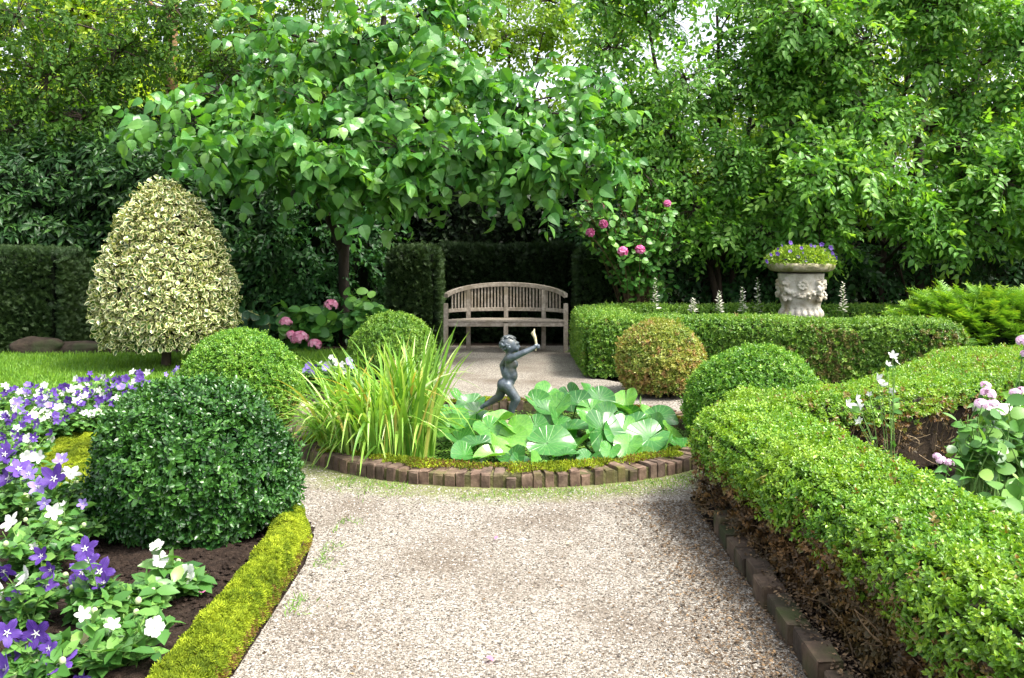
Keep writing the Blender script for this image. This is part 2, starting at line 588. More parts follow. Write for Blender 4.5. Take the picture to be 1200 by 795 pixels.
M['stem'] = noise_mat('green_stem', [(.3, (.07, .15, .03)), (.7, (.15, .25, .06))], 10, bump=.1)
M['soil'] = noise_mat('soil', [(.25, (.008, .005, .004)), (.55, (.026, .017, .012)), (.8, (.065, .045, .035))], 26, 8, rough=.95, spec=.15, bump=1.0, bscale=55, bdist=.03, coord='Object')
M['brick'] = noise_mat('old_brick', [(.25, (.03, .022, .017)), (.5, (.10, .068, .05)), (.75, (.21, .155, .115))], 11, bump=.6, bscale=45, bdist=.006, second=(5, .55, .75, (.075, .075, .02)), rough=.9, vary=True)
M['brick_dark'] = noise_mat('dark_brick', [(.25, (.022, .016, .011)), (.5, (.062, .043, .030)), (.75, (.115, .083, .058))], 11, bump=.6, bscale=45, bdist=.006, second=(4, .45, .65, (.035, .042, .012)), rough=.9, vary=True)  # darker tones than the rim brick, with dull green patches
M['mortar'] = noise_mat('mossy_mortar', [(.3, (.05, .045, .02)), (.7, (.14, .13, .05))], 20, bump=.8, rough=.95)
M['teak'] = noise_mat('weathered_teak', [(.2, (.10, .080, .060)), (.5, (.25, .212, .17)), (.8, (.45, .405, .345))], 22, 10, rough=.8, bump=.4, bscale=60, bdist=.004, second=(3.5, .48, .7, (.16, .13, .085)))
M['lead'] = noise_mat('lead_patina', [(.25, (.022, .030, .037)), (.5, (.065, .082, .098)), (.75, (.19, .22, .255))], 9, 6, rough=.45, spec=.5, bump=.35, bscale=60, bdist=.003, second=(6, .5, .66, (.085, .08, .055)))
M['lead'].node_tree.nodes['Principled BSDF'].inputs['Metallic'].default_value = .25
M['gilt'] = noise_mat('worn_gilt', [(.3, (.28, .2, .09)), (.6, (.62, .54, .36)), (.8, (.8, .76, .62))], 40, rough=.5, bump=.3)
M['stone'] = noise_mat('urn_stone', [(.25, (.19, .17, .13)), (.5, (.42, .39, .325)), (.75, (.58, .55, .48))], 9, 7, rough=.9, bump=.5, bscale=70, bdist=.006, second=(4.2, .5, .7, (.19, .15, .075)))
M['stone_moss'] = noise_mat('mossy_stone', [(.25, (.11, .10, .055)), (.5, (.28, .25, .16)), (.75, (.44, .41, .31))], 12, 7, rough=.95, bump=.8, bscale=50, bdist=.01, second=(7, .5, .65, (.12, .13, .03)))
M['paleston'] = noise_mat('pale_stone', [(.3, (.42, .39, .33)), (.7, (.66, .64, .58))], 8, bump=.4, rough=.9)
M['brownstone'] = noise_mat('brown_stone', [(.3, (.018, .013, .009)), (.7, (.06, .042, .028))], 8, bump=.8, rough=.9, second=(4, .5, .7, (.03, .045, .015)))

# ------------------------------------------------------------------ ground, gravel, lawn, soil
PC, PRX, PRY = np.array([0.0, 6.87]), 1.63, 1.37          # the pond
GRAVEL = [(1.05, -4), (-.97, -4), (-.97, 4.2), (-1.02, 4.62), (-1.22, 5.0), (-1.7, 5.5), (-2.1, 6.1), (-2.2, 7.2), (-1.85, 8.05), (-1.02, 8.7), (-.98, 13.2),
          (.95, 13.2), (.9, 10.1), (1.3, 9.5), (1.95, 8.4), (2.1, 7.2), (1.9, 6.2), (1.05, 5.3)]


def in_poly(P, poly):
    x, y = P[:, 0], P[:, 1]
    c = np.zeros(len(P), bool)
    for (x0, y0), (x1, y1) in zip(poly, poly[1:] + poly[:1]):
        k = ((y0 > y) != (y1 > y)) & (x < (x1 - x0) * (y - y0) / (y1 - y0 + 1e-12) + x0)
        c ^= k
    return c


def sheet_with_hole(name, outer, z, hole=True):
    bm = bmesh.new()
    loops = [outer]
    if hole:
        loops.append([(PC[0] + (PRX - .09) * math.cos(t), PC[1] + (PRY - .09) * math.sin(t)) for t in np.linspace(0, 2 * math.pi, 72, endpoint=False)])
    ed = []
    for lp in loops:
        vs = [bm.verts.new((p[0], p[1], z)) for p in lp]
        ed += [bm.edges.new((vs[i], vs[(i + 1) % len(vs)])) for i in range(len(vs))]
    bmesh.ops.triangle_fill(bm, use_beauty=True, use_dissolve=False, edges=ed)
    bmesh.ops.recalc_face_normals(bm, faces=bm.faces[:])
    for f in bm.faces:
        if f.normal.z < 0:
            f.normal_flip()
    me = bpy.data.meshes.new(name)
    bm.to_mesh(me)
    bm.free()
    return me


def gravel_mat():
    m, nt, out = new_mat('gravel')
    L = nt.links.new
    tc = N(nt, 'ShaderNodeNewGeometry')
    pos = tc.outputs['Position']
    v = N(nt, 'ShaderNodeTexVoronoi', Scale=135.0)
    v.inputs['Randomness'].default_value = 1.0
    L(pos, v.inputs['Vector'])
    sep = N(nt, 'ShaderNodeSeparateColor')
    L(v.outputs['Color'], sep.inputs[0])
    col = ramp(nt, [(0, (.04, .033, .026)), (.15, (.105, .088, .07)), (.42, (.22, .193, .157)), (.75, (.30, .272, .23)), (1, (.42, .395, .35))], sep.outputs[0]).outputs[0]
    n1 = N(nt, 'ShaderNodeTexNoise', Scale=1.6, Detail=6.0)
    L(pos, n1.inputs['Vector'])
    mr = N(nt, 'ShaderNodeMapRange')
    mr.inputs[1].default_value, mr.inputs[2].default_value = .45, .72
    mr.inputs[4].default_value = .75
    L(n1.outputs['Fac'], mr.inputs[0])
    col = mix(nt, mr.outputs[0], col, (.105, .078, .054))
    # moss creeping out from the brick rim
    mp = N(nt, 'ShaderNodeMapping')
    mp.inputs['Location'].default_value = (0, -PC[1] / PRY, 0)
    mp.inputs['Scale'].default_value = (1 / PRX, 1 / PRY, 0)
    L(pos, mp.inputs[0])
    ln = N(nt, 'ShaderNodeVectorMath', operation='LENGTH')
    L(mp.outputs[0], ln.inputs[0])
    m2 = N(nt, 'ShaderNodeMapRange')
    m2.inputs[1].default_value, m2.inputs[2].default_value = 1.34, 1.02
    L(ln.outputs['Value'], m2.inputs[0])
    n2 = N(nt, 'ShaderNodeTexNoise', Scale=9.0, Detail=7.0)
    L(pos, n2.inputs['Vector'])
    sb = N(nt, 'ShaderNodeMath', operation='ADD')
    L(m2.outputs[0], sb.inputs[0])
    L(n2.outputs['Fac'], sb.inputs[1])
    m3 = N(nt, 'ShaderNodeMapRange')
    m3.inputs[1].default_value, m3.inputs[2].default_value = .72, 1.25
    m3.inputs[4].default_value = .75
    L(sb.outputs[0], m3.inputs[0])
    col = mix(nt, m3.outputs[0], col, (.13, .155, .03))
    p = N(nt, 'ShaderNodeBsdfPrincipled')
    p.inputs['Roughness'].default_value = .85
    p.inputs['Specular IOR Level'].default_value = .25
    L(col, p.inputs['Base Color'])
    b = N(nt, 'ShaderNodeBump', Strength=.9, Distance=.008)
    b.invert = True
    L(v.outputs['Distance'], b.inputs['Height'])
    L(b.outputs[0], p.inputs['Normal'])
    L(p.outputs[0], out.inputs[0])
    return m


M['gravel'] = gravel_mat()
o = part('ground', sheet_with_hole('ground', [(-150, -60), (150, -60), (150, 260), (-150, 260)], -.02), M['soil'])
o['kind'] = 'structure'
o = part('gravel_path', sheet_with_hole('gravel_path', GRAVEL, 0.0), M['gravel'])
o['kind'] = 'structure'
LAWN = [(-12, 7.9), (-4.2, 7.9), (-2.9, 8.6), (-1.7, 9.3), (-1.75, 12.2), (-2.5, 12.45), (-5, 12.1), (-12, 11.9)]
M['lawn_base'] = noise_mat('lawn_base', [(.3, (.035, .075, .012)), (.7, (.09, .17, .02))], 5, bump=.6)
o = part('lawn', sheet_with_hole('lawn', LAWN, .004, hole=False), M['lawn_base'])
o['kind'] = 'structure'

# loose pebbles on the near gravel
tv = np.array([(1, 0, 0), (0, 1, 0), (-1, 0, 0), (0, -1, 0), (0, 0, .8), (.7, .7, .35), (-.7, .7, .35), (-.7, -.7, .35), (.7, -.7, .35)], float)
tf = np.array([(0, 5, 4), (5, 1, 4), (1, 6, 4), (6, 2, 4), (2, 7, 4), (7, 3, 4), (3, 8, 4), (8, 0, 4)])
n = 110000
P = np.stack([R.uniform(-2.2, 2.0, n), 2.0 + R.random(n) ** 1.5 * 6.5, np.zeros(n)], 1)
k = in_poly(P, GRAVEL) & (np.hypot((P[:, 0] - PC[0]) / PRX, (P[:, 1] - PC[1]) / PRY) > 1.02)
P = P[k]
n = len(P)
a = R.uniform(0, 6.28, n)
s = R.uniform(.0024, .0058, n) * (1 + .5 * (R.random(n) > .96))
V = np.repeat(tv[None], n, 0) * (s[:, None, None] * R.uniform(.6, 1.3, (n, 1, 3)))
ca, sa = np.cos(a)[:, None], np.sin(a)[:, None]
V = np.stack([V[..., 0] * ca - V[..., 1] * sa, V[..., 0] * sa + V[..., 1] * ca, V[..., 2]], -1) + P[:, None]
Q = tf[None] + (np.arange(n) * len(tv))[:, None, None]
g = Geo()
g.add(V.reshape(-1, 3), Q.reshape(-1, 3), rnd=np.repeat(R.random(n), len(tf)))
m, nt, out = new_mat('pebble')
at_ = N(nt, 'ShaderNodeAttribute', attribute_name='rnd')
pp = N(nt, 'ShaderNodeBsdfPrincipled', Roughness=.8)
nt.links.new(ramp(nt, [(0, (.04, .033, .026)), (.18, (.11, .092, .073)), (.5, (.225, .198, .162)), (1, (.43, .405, .36))], at_.outputs['Fac']).outputs[0], pp.inputs['Base Color'])
nt.links.new(pp.outputs[0], out.inputs[0])
o = part('gravel_pebbles', g.mesh('gravel_pebbles'), m)
o['kind'] = 'stuff'
tag(o, 'loose pale pebbles lying over the gravel path', 'gravel')

# lawn grass
n = 90000
P = np.stack([R.uniform(-9.5, -1.6, n), R.uniform(7.9, 12.5, n), np.full(n, .004)], 1)
P = P[in_poly(P, LAWN)]
n = len(P)
d = nrm(np.array([0, 0, 1.0]) + R.normal(size=(n, 3)) * .35)
g = Geo()
tv_, tq_ = leaf_tpl([0, .6, 1], [.06, .05, .008], .1, .25)
scatter(g, (tv_, tq_), P, d, rand_dir(n), R.uniform(.035, .075, n), np.clip(R.normal(.5, .22, n), 0, 1))
o = part('lawn_grass', g.mesh('lawn_grass'), M['lawn'])
o['kind'] = 'stuff'
tag(o, 'short bright green mown grass of the lawn behind the flower bed', 'grass')

n = 5200
t = np.concatenate([R.uniform(-2.9, .1, 4200), R.uniform(0, 6.28, 1000)])
q = 1.03 + np.abs(R.normal(0, .10, n))
P = np.stack([PC[0] + PRX * q * np.cos(t), PC[1] + PRY * q * np.sin(t), np.zeros(n)], 1)
P = np.concatenate([P, np.stack([-.93 + np.abs(R.normal(0, .06, 700)), R.uniform(3.6, 4.9, 700), np.zeros(700)], 1)])
P = P[(snoise(P, 3.5) > -.1) & in_poly(P, GRAVEL)]
n = len(P)
g = Geo()
scatter(g, (tv_, tq_), P, nrm(np.array([0, 0, .6]) + R.normal(size=(n, 3)) * .5), rand_dir(n), R.uniform(.012, .035, n), np.clip(R.normal(.5, .25, n), 0, 1))
o = part('gravel_weeds', g.mesh('gravel_weeds'), M['lawn'])
o['kind'] = 'stuff'
tag(o, 'thin green weeds creeping through the gravel beside the brick rim', 'weeds')

# soil of the flower bed, a rough raised sheet
xs, ys = np.arange(-6.2, -1.0, .03), np.arange(1.2, 8.0, .03)
X, Y = np.meshgrid(xs, ys)
P = np.stack([X.ravel(), Y.ravel(), np.zeros(X.size)], 1)
z = .03 + snoise(P, 1.5) * .012 + snoise(P, 9) * .008 + np.abs(snoise(P, 28)) * .016 + R.normal(size=len(P)) * .004
P[:, 2] = z
nx, ny = len(xs), len(ys)
i = (np.arange(ny - 1)[:, None] * nx + np.arange(nx - 1)[None]).ravel()
Q = np.stack([i, i + 1, i + nx + 1, i + nx], 1)
cen = P[Q].mean(1)
Q = Q[~in_poly(cen, GRAVEL)]
o = part('flower_bed_soil', mesh('flower_bed_soil', P, [Q], smooth=False), M['soil'])
o['kind'] = 'structure'

n = 9000
Pc = np.stack([R.uniform(-3.6, -1.2, n), R.uniform(2.3, 7.2, n), np.full(n, .04)], 1)
Pc = Pc[~in_poly(Pc, GRAVEL)]
Pc = Pc[snoise(Pc, 3) > -.6]
n = len(Pc)
sc_ = R.uniform(.005, .016, n)
Vc = (tv[None] * R.uniform(.6, 1.3, (n, 9, 1)) * sc_[:, None, None]) @ np.array(Matrix.Rotation(.6, 3, 'Z')) + Pc[:, None]
g = Geo()
g.add(Vc.reshape(-1, 3), (tf[None] + (np.arange(n) * 9)[:, None, None]).reshape(-1, 3))
o = part('soil_clods', g.mesh('soil_clods'), M['soil'])
o['kind'] = 'stuff'
tag(o, 'crumbly dark clods of soil over the flower bed', 'soil')

# moss border along the left bed
def moss_border(name, label, pts, w, h, group=None, dry_side=True):
    pts = resample(sm(np.array(pts, float), 2), max(6, int(len(pts) * 26)))
    t = nrm(np.gradient(pts, axis=0))
    nr = np.stack([t[:, 1], -t[:, 0]], 1)
    org = np.array([pts[0, 0], pts[0, 1], 0])
    th = list(np.linspace(-1, 1, 13))
    rows = []
    for u in th:
        zz = h * (1 - abs(u) ** 4.5)
        pr = pts + nr * (u * w)
        q = np.column_stack([pr, np.full(len(pr), zz)])
        lump = snoise(q * np.array([1, 1, 2]), 7) * .020 + snoise(q, 15) * .015
        q[:, 2] += lump * (1.2 - abs(u)) * 1.5
        q[:, :2] += nr * (snoise(q + 3, 5) * .018 + snoise(q + 9, 14) * .008)[:, None]
        q[:, 2] = np.maximum(q[:, 2], -.015)
        rows.append(q)
    V = np.stack(rows, 1)
    K = len(th)
    L_ = len(pts)
    ii = (np.arange(L_ - 1)[:, None] * K + np.arange(K - 1)[None]).ravel()
    Q = np.stack([ii, ii + K, ii + K + 1, ii + 1], 1)
    V = V.reshape(-1, 3)
    root = thing(name, label, 'moss border', org, group)
    core = mesh(name + '_base', V - org, [Q], smooth=True)
    part('turf', core, M['mossbase'], root)
    T = np.concatenate([Q[:, [0, 1, 2]], Q[:, [0, 2, 3]]])
    nn = np.cross(V[T[:, 1]] - V[T[:, 0]], V[T[:, 2]] - V[T[:, 0]])
    if nn[:, 2].mean() < 0:
        T = T[:, ::-1]
    P, Nn = sample(V, T, 17000)
    n = len(P)
    g = Geo()
    tv, tq, kk = [], [], 0
    for j in range(6):
        d = nrm(np.array([[math.cos(j * 1.05), math.sin(j * 1.05), .9]]))
        Mx = frames(d, np.array([[0, 0, 1.0]]))[0]
        tv.append(leaf_tpl([0, 1], [.16, .07], .1, .0)[0] @ Mx.T)
        tq.append(T_NEEDLE[1] + kk)
        kk += 6
    tp = (np.concatenate(tv), np.concatenate(tq))
    # template axis is +z: turn it to +y
    tp = (tp[0][:, [0, 2, 1]] * np.array([1, 1, -1]), tp[1])
    d = nrm(Nn + R.normal(size=(n, 3)) * .45 + np.array([0, 0, .3]))
    rnd = np.clip(.5 + .35 * snoise(P, 9) + .2 * R.normal(size=n), 0, 1)
    low = np.clip((.55 * h - P[:, 2]) / (.4 * h), 0, 1) if dry_side else np.zeros(n)
    dry = (R.random(n) < low * .6).astype(float)
    scatter(g, tp, P + Nn * .002, d, rand_dir(n), R.uniform(.009, .019, n), rnd, dry)
    part('moss', g.mesh('moss', org), M['moss'], root)
    return root


M['mossbase'] = noise_mat('moss_base', [(.3, (.09, .11, .008)), (.6, (.22, .25, .012)), (.8, (.34, .33, .02))], 14, bump=1, bscale=90, bdist=.01, rough=.95)
moss_border('moss_border', 'thick yellow green moss border curving along the left edge of the gravel path', [(-1.10, 1.2), (-1.09, 3), (-1.09, 4.2), (-1.14, 4.65), (-1.4, 5.05)], .104, .112)
moss_border('moss_border', 'flat yellow moss strip beside bare soil behind the dark clipped ball', [(-2.45, 5.0), (-2.85, 5.6), (-3.05, 6.2), (-3.3, 7.0), (-3.35, 7.4)], .22, .07, dry_side=False)

# ------------------------------------------------------------------ pond: brick rim, water, duckweed
def brick_tpl():
    bm = bmesh.new()
    bmesh.ops.create_cube(bm, size=1.0)
    bmesh.ops.bevel(bm, geom=bm.edges[:], offset=.06, segments=2, affect='EDGES', profile=.6)
    V, T = bm_tris(bm)
    bm.free()
    return V, T


BR = brick_tpl()


def bricks(g, C, X, Y, dims, jit=.004):
    """C centres, X/Y horizontal unit axes, dims (n,3)"""
    n = len(C)
    V = BR[0][None] * dims[:, None, :]
    V = V + R.normal(size=V.shape) * .0022
    tilt = R.normal(size=(n, 1)) * .03
    W = V[..., 0:1] * X[:, None] + V[..., 1:2] * Y[:, None] + V[..., 2:3] * np.array([0, 0, 1.0]) + V[..., 1:2] * (tilt[:, :, None] * np.array([0, 0, 1.0]))
    W = W + (C + R.normal(size=C.shape) * jit)[:, None]
    T = BR[1][None] + (np.arange(n) * len(BR[0]))[:, None, None]
    g.add(W.reshape(-1, 3), T.reshape(-1, 3), rnd=np.repeat(R.random(n), len(BR[1])))


rim = thing('pond_rim', 'low oval rim of mossy old bricks set on edge round the pond', 'brick rim', (PC[0], PC[1], 0))
org = np.array([PC[0], PC[1], 0])
tt = np.linspace(0, 2 * np.pi, 2000)
el = np.stack([PRX * np.cos(tt), PRY * np.sin(tt)], 1)
s = np.concatenate([[0], np.cumsum(np.linalg.norm(np.diff(el, axis=0), axis=1))])
nb = 120
ta = np.interp(np.arange(nb) / nb * s[-1] + R.normal(size=nb) * .004, s, tt)
nr = nrm(np.stack([np.cos(ta) / PRX, np.sin(ta) / PRY, 0 * ta], 1))
Xa = np.stack([-nr[:, 1], nr[:, 0], 0 * ta], 1)
C = np.stack([PRX * np.cos(ta), PRY * np.sin(ta), np.full(nb, -.018)], 1) - nr * .105 + org
C[:, 2] += R.normal(size=nb) * .006
g = Geo()
bricks(g, C, Xa, nr, np.stack([R.uniform(.052, .066, nb), R.uniform(.195, .22, nb), np.full(nb, .215)], 1), jit=.005)
part('brickwork', g.mesh('brickwork', org), M['brick'], rim)


def ring(rx0, rx1, z0, z1, name, bump=.0):
    """a ring of rectangular section between two ellipses"""
    K = 160
    t = np.linspace(0, 2 * np.pi, K, endpoint=False)
    rows = []
    for (d, z) in ((rx0, z0), (rx0, z1), (.5 * (rx0 + rx1), z1 + bump), (rx1, z1), (rx1, z0)):
        rows.append(np.stack([(PRX + d) * np.cos(t), (PRY + d) * np.sin(t), np.full(K, z)], 1))
    V = np.stack(rows, 1).reshape(-1, 3)
    i = np.arange(K)[:, None] * 5 + np.arange(4)[None]
    j = ((np.arange(K) + 1) % K)[:, None] * 5 + np.arange(4)[None]
    Q = np.stack([i, j, j + 1, i + 1], -1).reshape(-1, 4)
    return V, Q


V, Q = ring(-.20, -.012, -.2, .072, 'mortar')
part('mortar', mesh('mortar', V, [Q]), M['mortar'], rim)
# moss cushions on the rim: inner half of the bricks
n = 52000
t = R.uniform(0, 2 * np.pi, n)
dd = -.215 + .2 * R.random(n)
P = np.stack([(PRX + dd) * np.cos(t), (PRY + dd) * np.sin(t), np.full(n, .089)], 1) + org
cov = snoise(P, 4.2) * .5 + snoise(P, 13) * .35 - (dd + .12) * 6.0 + .25 * (P[:, 0] < .6)
k = cov > .08
P, cov = P[k], cov[k]
n = len(P)
P[:, 2] += R.random(n) * .022 * np.clip(cov * 1.5, 0, 1)
g = Geo()
scatter(g, (T_BOX[0] * np.array([.9, 1, 1]), T_BOX[1]), P, nrm(np.array([0, 0, .8]) + R.normal(size=(n, 3)) * .6), rand_dir(n), R.uniform(.010, .02, n),
        np.clip(.45 + .3 * snoise(P, 7) + .2 * R.normal(size=n), 0, 1), (R.random(n) < np.clip(.25 + .5 * snoise(P + 5, 3), 0, .8)).astype(float))
part('moss', g.mesh('moss', org), M['moss'], rim)

m, nt, out = new_mat('pond_water')
p = N(nt, 'ShaderNodeBsdfPrincipled', Roughness=.06)
p.inputs['Base Color'].default_value = (.012, .02, .008, 1)
p.inputs['Specular IOR Level'].default_value = .5
nz = N(nt, 'ShaderNodeTexNoise', Scale=9.0)
b = N(nt, 'ShaderNodeBump', Strength=.06, Distance=.02)
nt.links.new(nz.outputs['Fac'], b.inputs['Height'])
nt.links.new(b.outputs[0], p.inputs['Normal'])
nt.links.new(p.outputs[0], out.inputs[0])
t = np.linspace(0, 2 * np.pi, 96, endpoint=False)
V = np.concatenate([[[0, 0, 0]], np.stack([(PRX - .15) * np.cos(t), (PRY - .15) * np.sin(t), 0 * t], 1)]) + np.array([PC[0], PC[1], .005])
Fw = np.stack([np.zeros(96, int), np.arange(96) + 1, (np.arange(96) + 1) % 96 + 1], 1)
o = part('pond_water', mesh('pond_water', V, [Fw]), m)
o['kind'] = 'structure'
n = 26000
r, t = np.sqrt(R.random(n)), R.uniform(0, 6.28, n)
P = np.stack([r * (PRX - .2) * np.cos(t), r * (PRY - .2) * np.sin(t), np.full(n, .008)], 1) + org
k = snoise(P, 2.2) + .3 * R.normal(size=n) > -.35
P = P[k]
P[:, 2] += R.random(len(P)) * .004
g = Geo()
n = len(P)
a = R.uniform(0, 6.28, n)
scatter(g, (T_BOX[0] * np.array([1.6, 1, .3]), T_BOX[1]), P, np.stack([np.cos(a), np.sin(a), 0 * a], 1), np.tile([0, 0, 1.0], (n, 1)), R.uniform(.008, .02, n), R.random(n))
M['duckweed'] = leaf_mat('duckweed', [(0, (.07, .17, .02)), (1, (.2, .36, .05))], trans=.1, patch=0, rough=.5)
o = part('duckweed', g.mesh('duckweed'), M['duckweed'])
o['kind'] = 'stuff'
tag(o, 'bright green duckweed floating on the pond water', 'duckweed')

# ------------------------------------------------------------------ right-hand brick edging
edge = thing('brick_edging', 'dark brick edging standing along the right side of the gravel path', 'brick edging', (1.08, 3.2, 0))
org = np.array([1.08, 3.2, 0])
yy = np.arange(1.2, 5.0, .17)
n = len(yy)
C = np.stack([1.105 + .03 * np.sin(yy * 1.3) + np.where(yy > 4.6, (yy - 4.6) * .25, 0), yy, .005 + R.normal(size=n) * .008], 1)
g = Geo()
bricks(g, C, np.tile([0, 1.0, 0], (n, 1)), np.tile([-1.0, 0, 0], (n, 1)), np.stack([np.full(n, .158), np.full(n, .09), np.full(n, .17)], 1), .007)
part('brickwork', g.mesh('brickwork', org), M['brick_dark'], edge)
g = Geo()
pth = np.stack([C[:, 0] + .006, C[:, 1], np.full(n, -.01)], 1)
V, Q = tubes(pth[None], np.full((1, n), .05), 4)
g.add(V, Q)
part('mortar', g.mesh('mortar', org), M['mortar'], edge)

# ------------------------------------------------------------------ clipped balls and hedges
def box_ball(label, c, r, mat, dens, size, dryf=None, stem=True, lump=.015, core='core', depth=.05, name='box_ball', tpls=None, nfreq=2.6):
    org = np.array([c[0], c[1], 0.0])
    root = thing(name, label, 'clipped shrub', org, 'clipped box balls')
    V, T = ball_core(c, np.asarray(r) - depth - .02, .06)
    part('twigs', mesh('twigs', V - org, [T]), M[core], root)
    g = Geo()
    V, T = ball_core(c, np.asarray(r) - depth, .07)
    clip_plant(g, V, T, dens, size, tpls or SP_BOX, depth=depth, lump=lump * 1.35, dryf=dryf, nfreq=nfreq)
    part('foliage', g.mesh('foliage', org), M[mat], root)
    g = Geo()
    k = 7
    p0 = np.tile(org, (k, 1)) + R.normal(size=(k, 3)) * .05 * [1, 1, 0]
    p2 = np.asarray(c) + R.normal(size=(k, 3)) * np.asarray(r) * .3
    V, Q = tubes(bez(p0, (p0 + p2) / 2 + R.normal(size=(k, 3)) * .05, p2, 5), np.tile(np.linspace(.02, .008, 5), (k, 1)), 5)
    g.add(V, Q)
    part('stem', g.mesh('stem', org), M['twig'], root)
    return root


box_ball('large dark green clipped ball beside the moss border of the path', (-1.66, 4.68, .265), (.50, .46, .47), 'box_dark', 3600, .066, lump=.045, core='core_dark', depth=.075, tpls=SP_BOXN)
box_ball('bright green clipped ball behind the large dark ball', (-2.24, 7.4, .28), (.49, .48, .485), 'box_round', 5200, .045, dryf=lambda P, n: np.clip(.5 - P[:, 2] * 1.6, 0, .35))
box_ball('small clipped ball between the bench and the tall grass clump', (-1.33, 10.0, .26), (.455, .45, .45), 'box_mid', 5000, .05)
box_ball('browning golden clipped ball behind the pond rim', (1.49, 8.95, .31), (.42, .42, .42), 'box_gold', 4800, .05, dryf=lambda P, n: np.clip(.16 + .22 * snoise(P, 4) + .15 * (n[:, 0] > .2) + .25 * (P[:, 2] < .22), .05, .6))
box_ball('bright green clipped dome rising behind the near hedge', (1.83, 6.75, .24), (.51, .48, .47), 'box_round', 5200, .045)


def hedge(label, poly, z0, z1, mat, dens, size, name='box_hedge', cat='hedge', core='core', depth=.05, lump=.02, dryf=None, thin=None, tpls=None,
          corez=None, up=.5, group='low clipped box hedges', stems=None, bev=.06, nfreq=2.0, stem_mat='twig', under=None):
    poly = np.asarray(poly, float)
    org = np.array([poly[:, 0].mean(), poly[:, 1].mean(), 0.0])
    root = thing(name, label, cat, org, group)
    V, T = prism_core(poly, z0 if corez is None else corez, z1 - depth, bev)
    part('twigs', mesh('twigs', V - org, [T]), M[core], root)
    V, T = prism_core(poly, z0, z1 - depth, bev)
    V[:, :2] += 0
    g = Geo()
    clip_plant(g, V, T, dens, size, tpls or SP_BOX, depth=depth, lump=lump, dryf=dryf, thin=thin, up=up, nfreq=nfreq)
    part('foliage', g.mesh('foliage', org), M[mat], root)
    if under:                                             # dead brown leaves and twigs below the green
        ins, u0, u1, ud = under
        cpt = poly.mean(0)
        dv = poly - cpt
        pin = poly - np.sign(dv) * np.minimum(np.abs(dv) * .45, ins)
        Vu, Tu = prism_core(pin, u0, u1, .03)
        gu = Geo()
        clip_plant(gu, Vu, Tu, ud, size * .95, tpls or SP_BOX, depth=.10, lump=.03, rj=.8, thin=lambda P_, n_: np.where(n_[:, 2] < .5, .35 + .65 * (snoise(P_, 4) > -.15), 0))
        part('dead_leaves', gu.mesh('dead_leaves', org), M['dead'], root)
        Vu, Tu = prism_core(pin + (cpt - pin) * .12, .02, u1, .03)
        part('inner_twigs', mesh('inner_twigs', Vu - org, [Tu]), M['core_brown'], root)
    if stems:
        n, rad = stems
        P, Nn = sample(V, T, 400)
        k = (Nn[:, 2] < .3) & (P[:, 2] > z0 + .05)
        P, Nn = P[k], Nn[k]
        i = R.choice(len(P), min(n, len(P)), replace=False)
        P, Nn = P[i], Nn[i]
        n = len(P)
        p2 = P + Nn * R.uniform(-.03, .03, (n, 1))
        p2[:, 2] = R.uniform(z0 + .35 * (z1 - z0), z1 - .06, n)
        p0 = P - Nn * R.uniform(.08, .3, (n, 1)) * [1, 1, 0] + R.normal(size=(n, 3)) * .06 * [1, 1, 0]
        p0[:, 2] = 0
        lowst = R.random(n) < .5
        p2[lowst, 2] = R.uniform(.12, z1 - .1, lowst.sum())
        p1 = (p0 + p2) / 2 + Nn * R.uniform(-.02, .07, (n, 1)) + R.normal(size=(n, 3)) * .05
        V, Q = tubes(bez(p0, p1, p2, 6), np.tile(np.linspace(rad, rad * .4, 6), (n, 1)) * R.uniform(.6, 1.3, (n, 1)), 4)
        g = Geo()
        g.add(V, Q)
        # side twigs
        pa = p1 + R.normal(size=(n, 3)) * .02
        pb = pa + nrm(Nn + R.normal(size=(n, 3)) * .8 + [0, 0, .7]) * R.uniform(.06, .16, (n, 1))
        V, Q = tubes(bez(pa, (pa + pb) / 2 + R.normal(size=(n, 3)) * .015, pb, 4), np.tile(np.linspace(rad * .5, rad * .2, 4), (n, 1)), 3)
        g.add(V, Q)
        part('bare_stems', g.mesh('bare_stems', org), M[stem_mat], root)
    return root


near_h = .545
def near_dry(P, n):
    side = (n[:, 2] < .35)
    low = np.clip((.37 - P[:, 2]) / .12, 0, 1)
    return np.where(side, low * .7 + .05, .02 + .05 * (snoise(P, 3) > .5))
def near_thin(P, n):
    side = (n[:, 2] < .35) & (n[:, 0] < .3)
    return np.where(side, np.clip((P[:, 2] - .25) / .13, .08, 1) , 1)
hedge('long bright green box hedge along the right of the path with brown twiggy side', [(1.30, .6), (1.92, .6), (1.80, 3.0), (1.71, 4.2), (1.67, 5.35), (1.2, 5.36), (1.08, 5.05), (1.18, 4.2), (1.25, 3.0)], .25, near_h, 'box', 4300, .044,
      corez=.37, tpls=SP_BOXN, bev=.09, under=(.05, .03, .40, 2000), dryf=near_dry, thin=near_thin, stems=(650, .006), lump=.030, depth=.06, nfreq=1.4)
def cross_dry(P, n):
    side = (n[:, 2] < .35)
    return np.where(side, np.clip((.5 - P[:, 2]) / .2, 0, .7), .06 + .10 * (snoise(P, 2.5) > .2))
def cross_thin(P, n):
    side = (n[:, 2] < .35) & (n[:, 1] < .3)
    return np.where(side, np.clip((P[:, 2] - .38) / .10, .06, 1), 1)
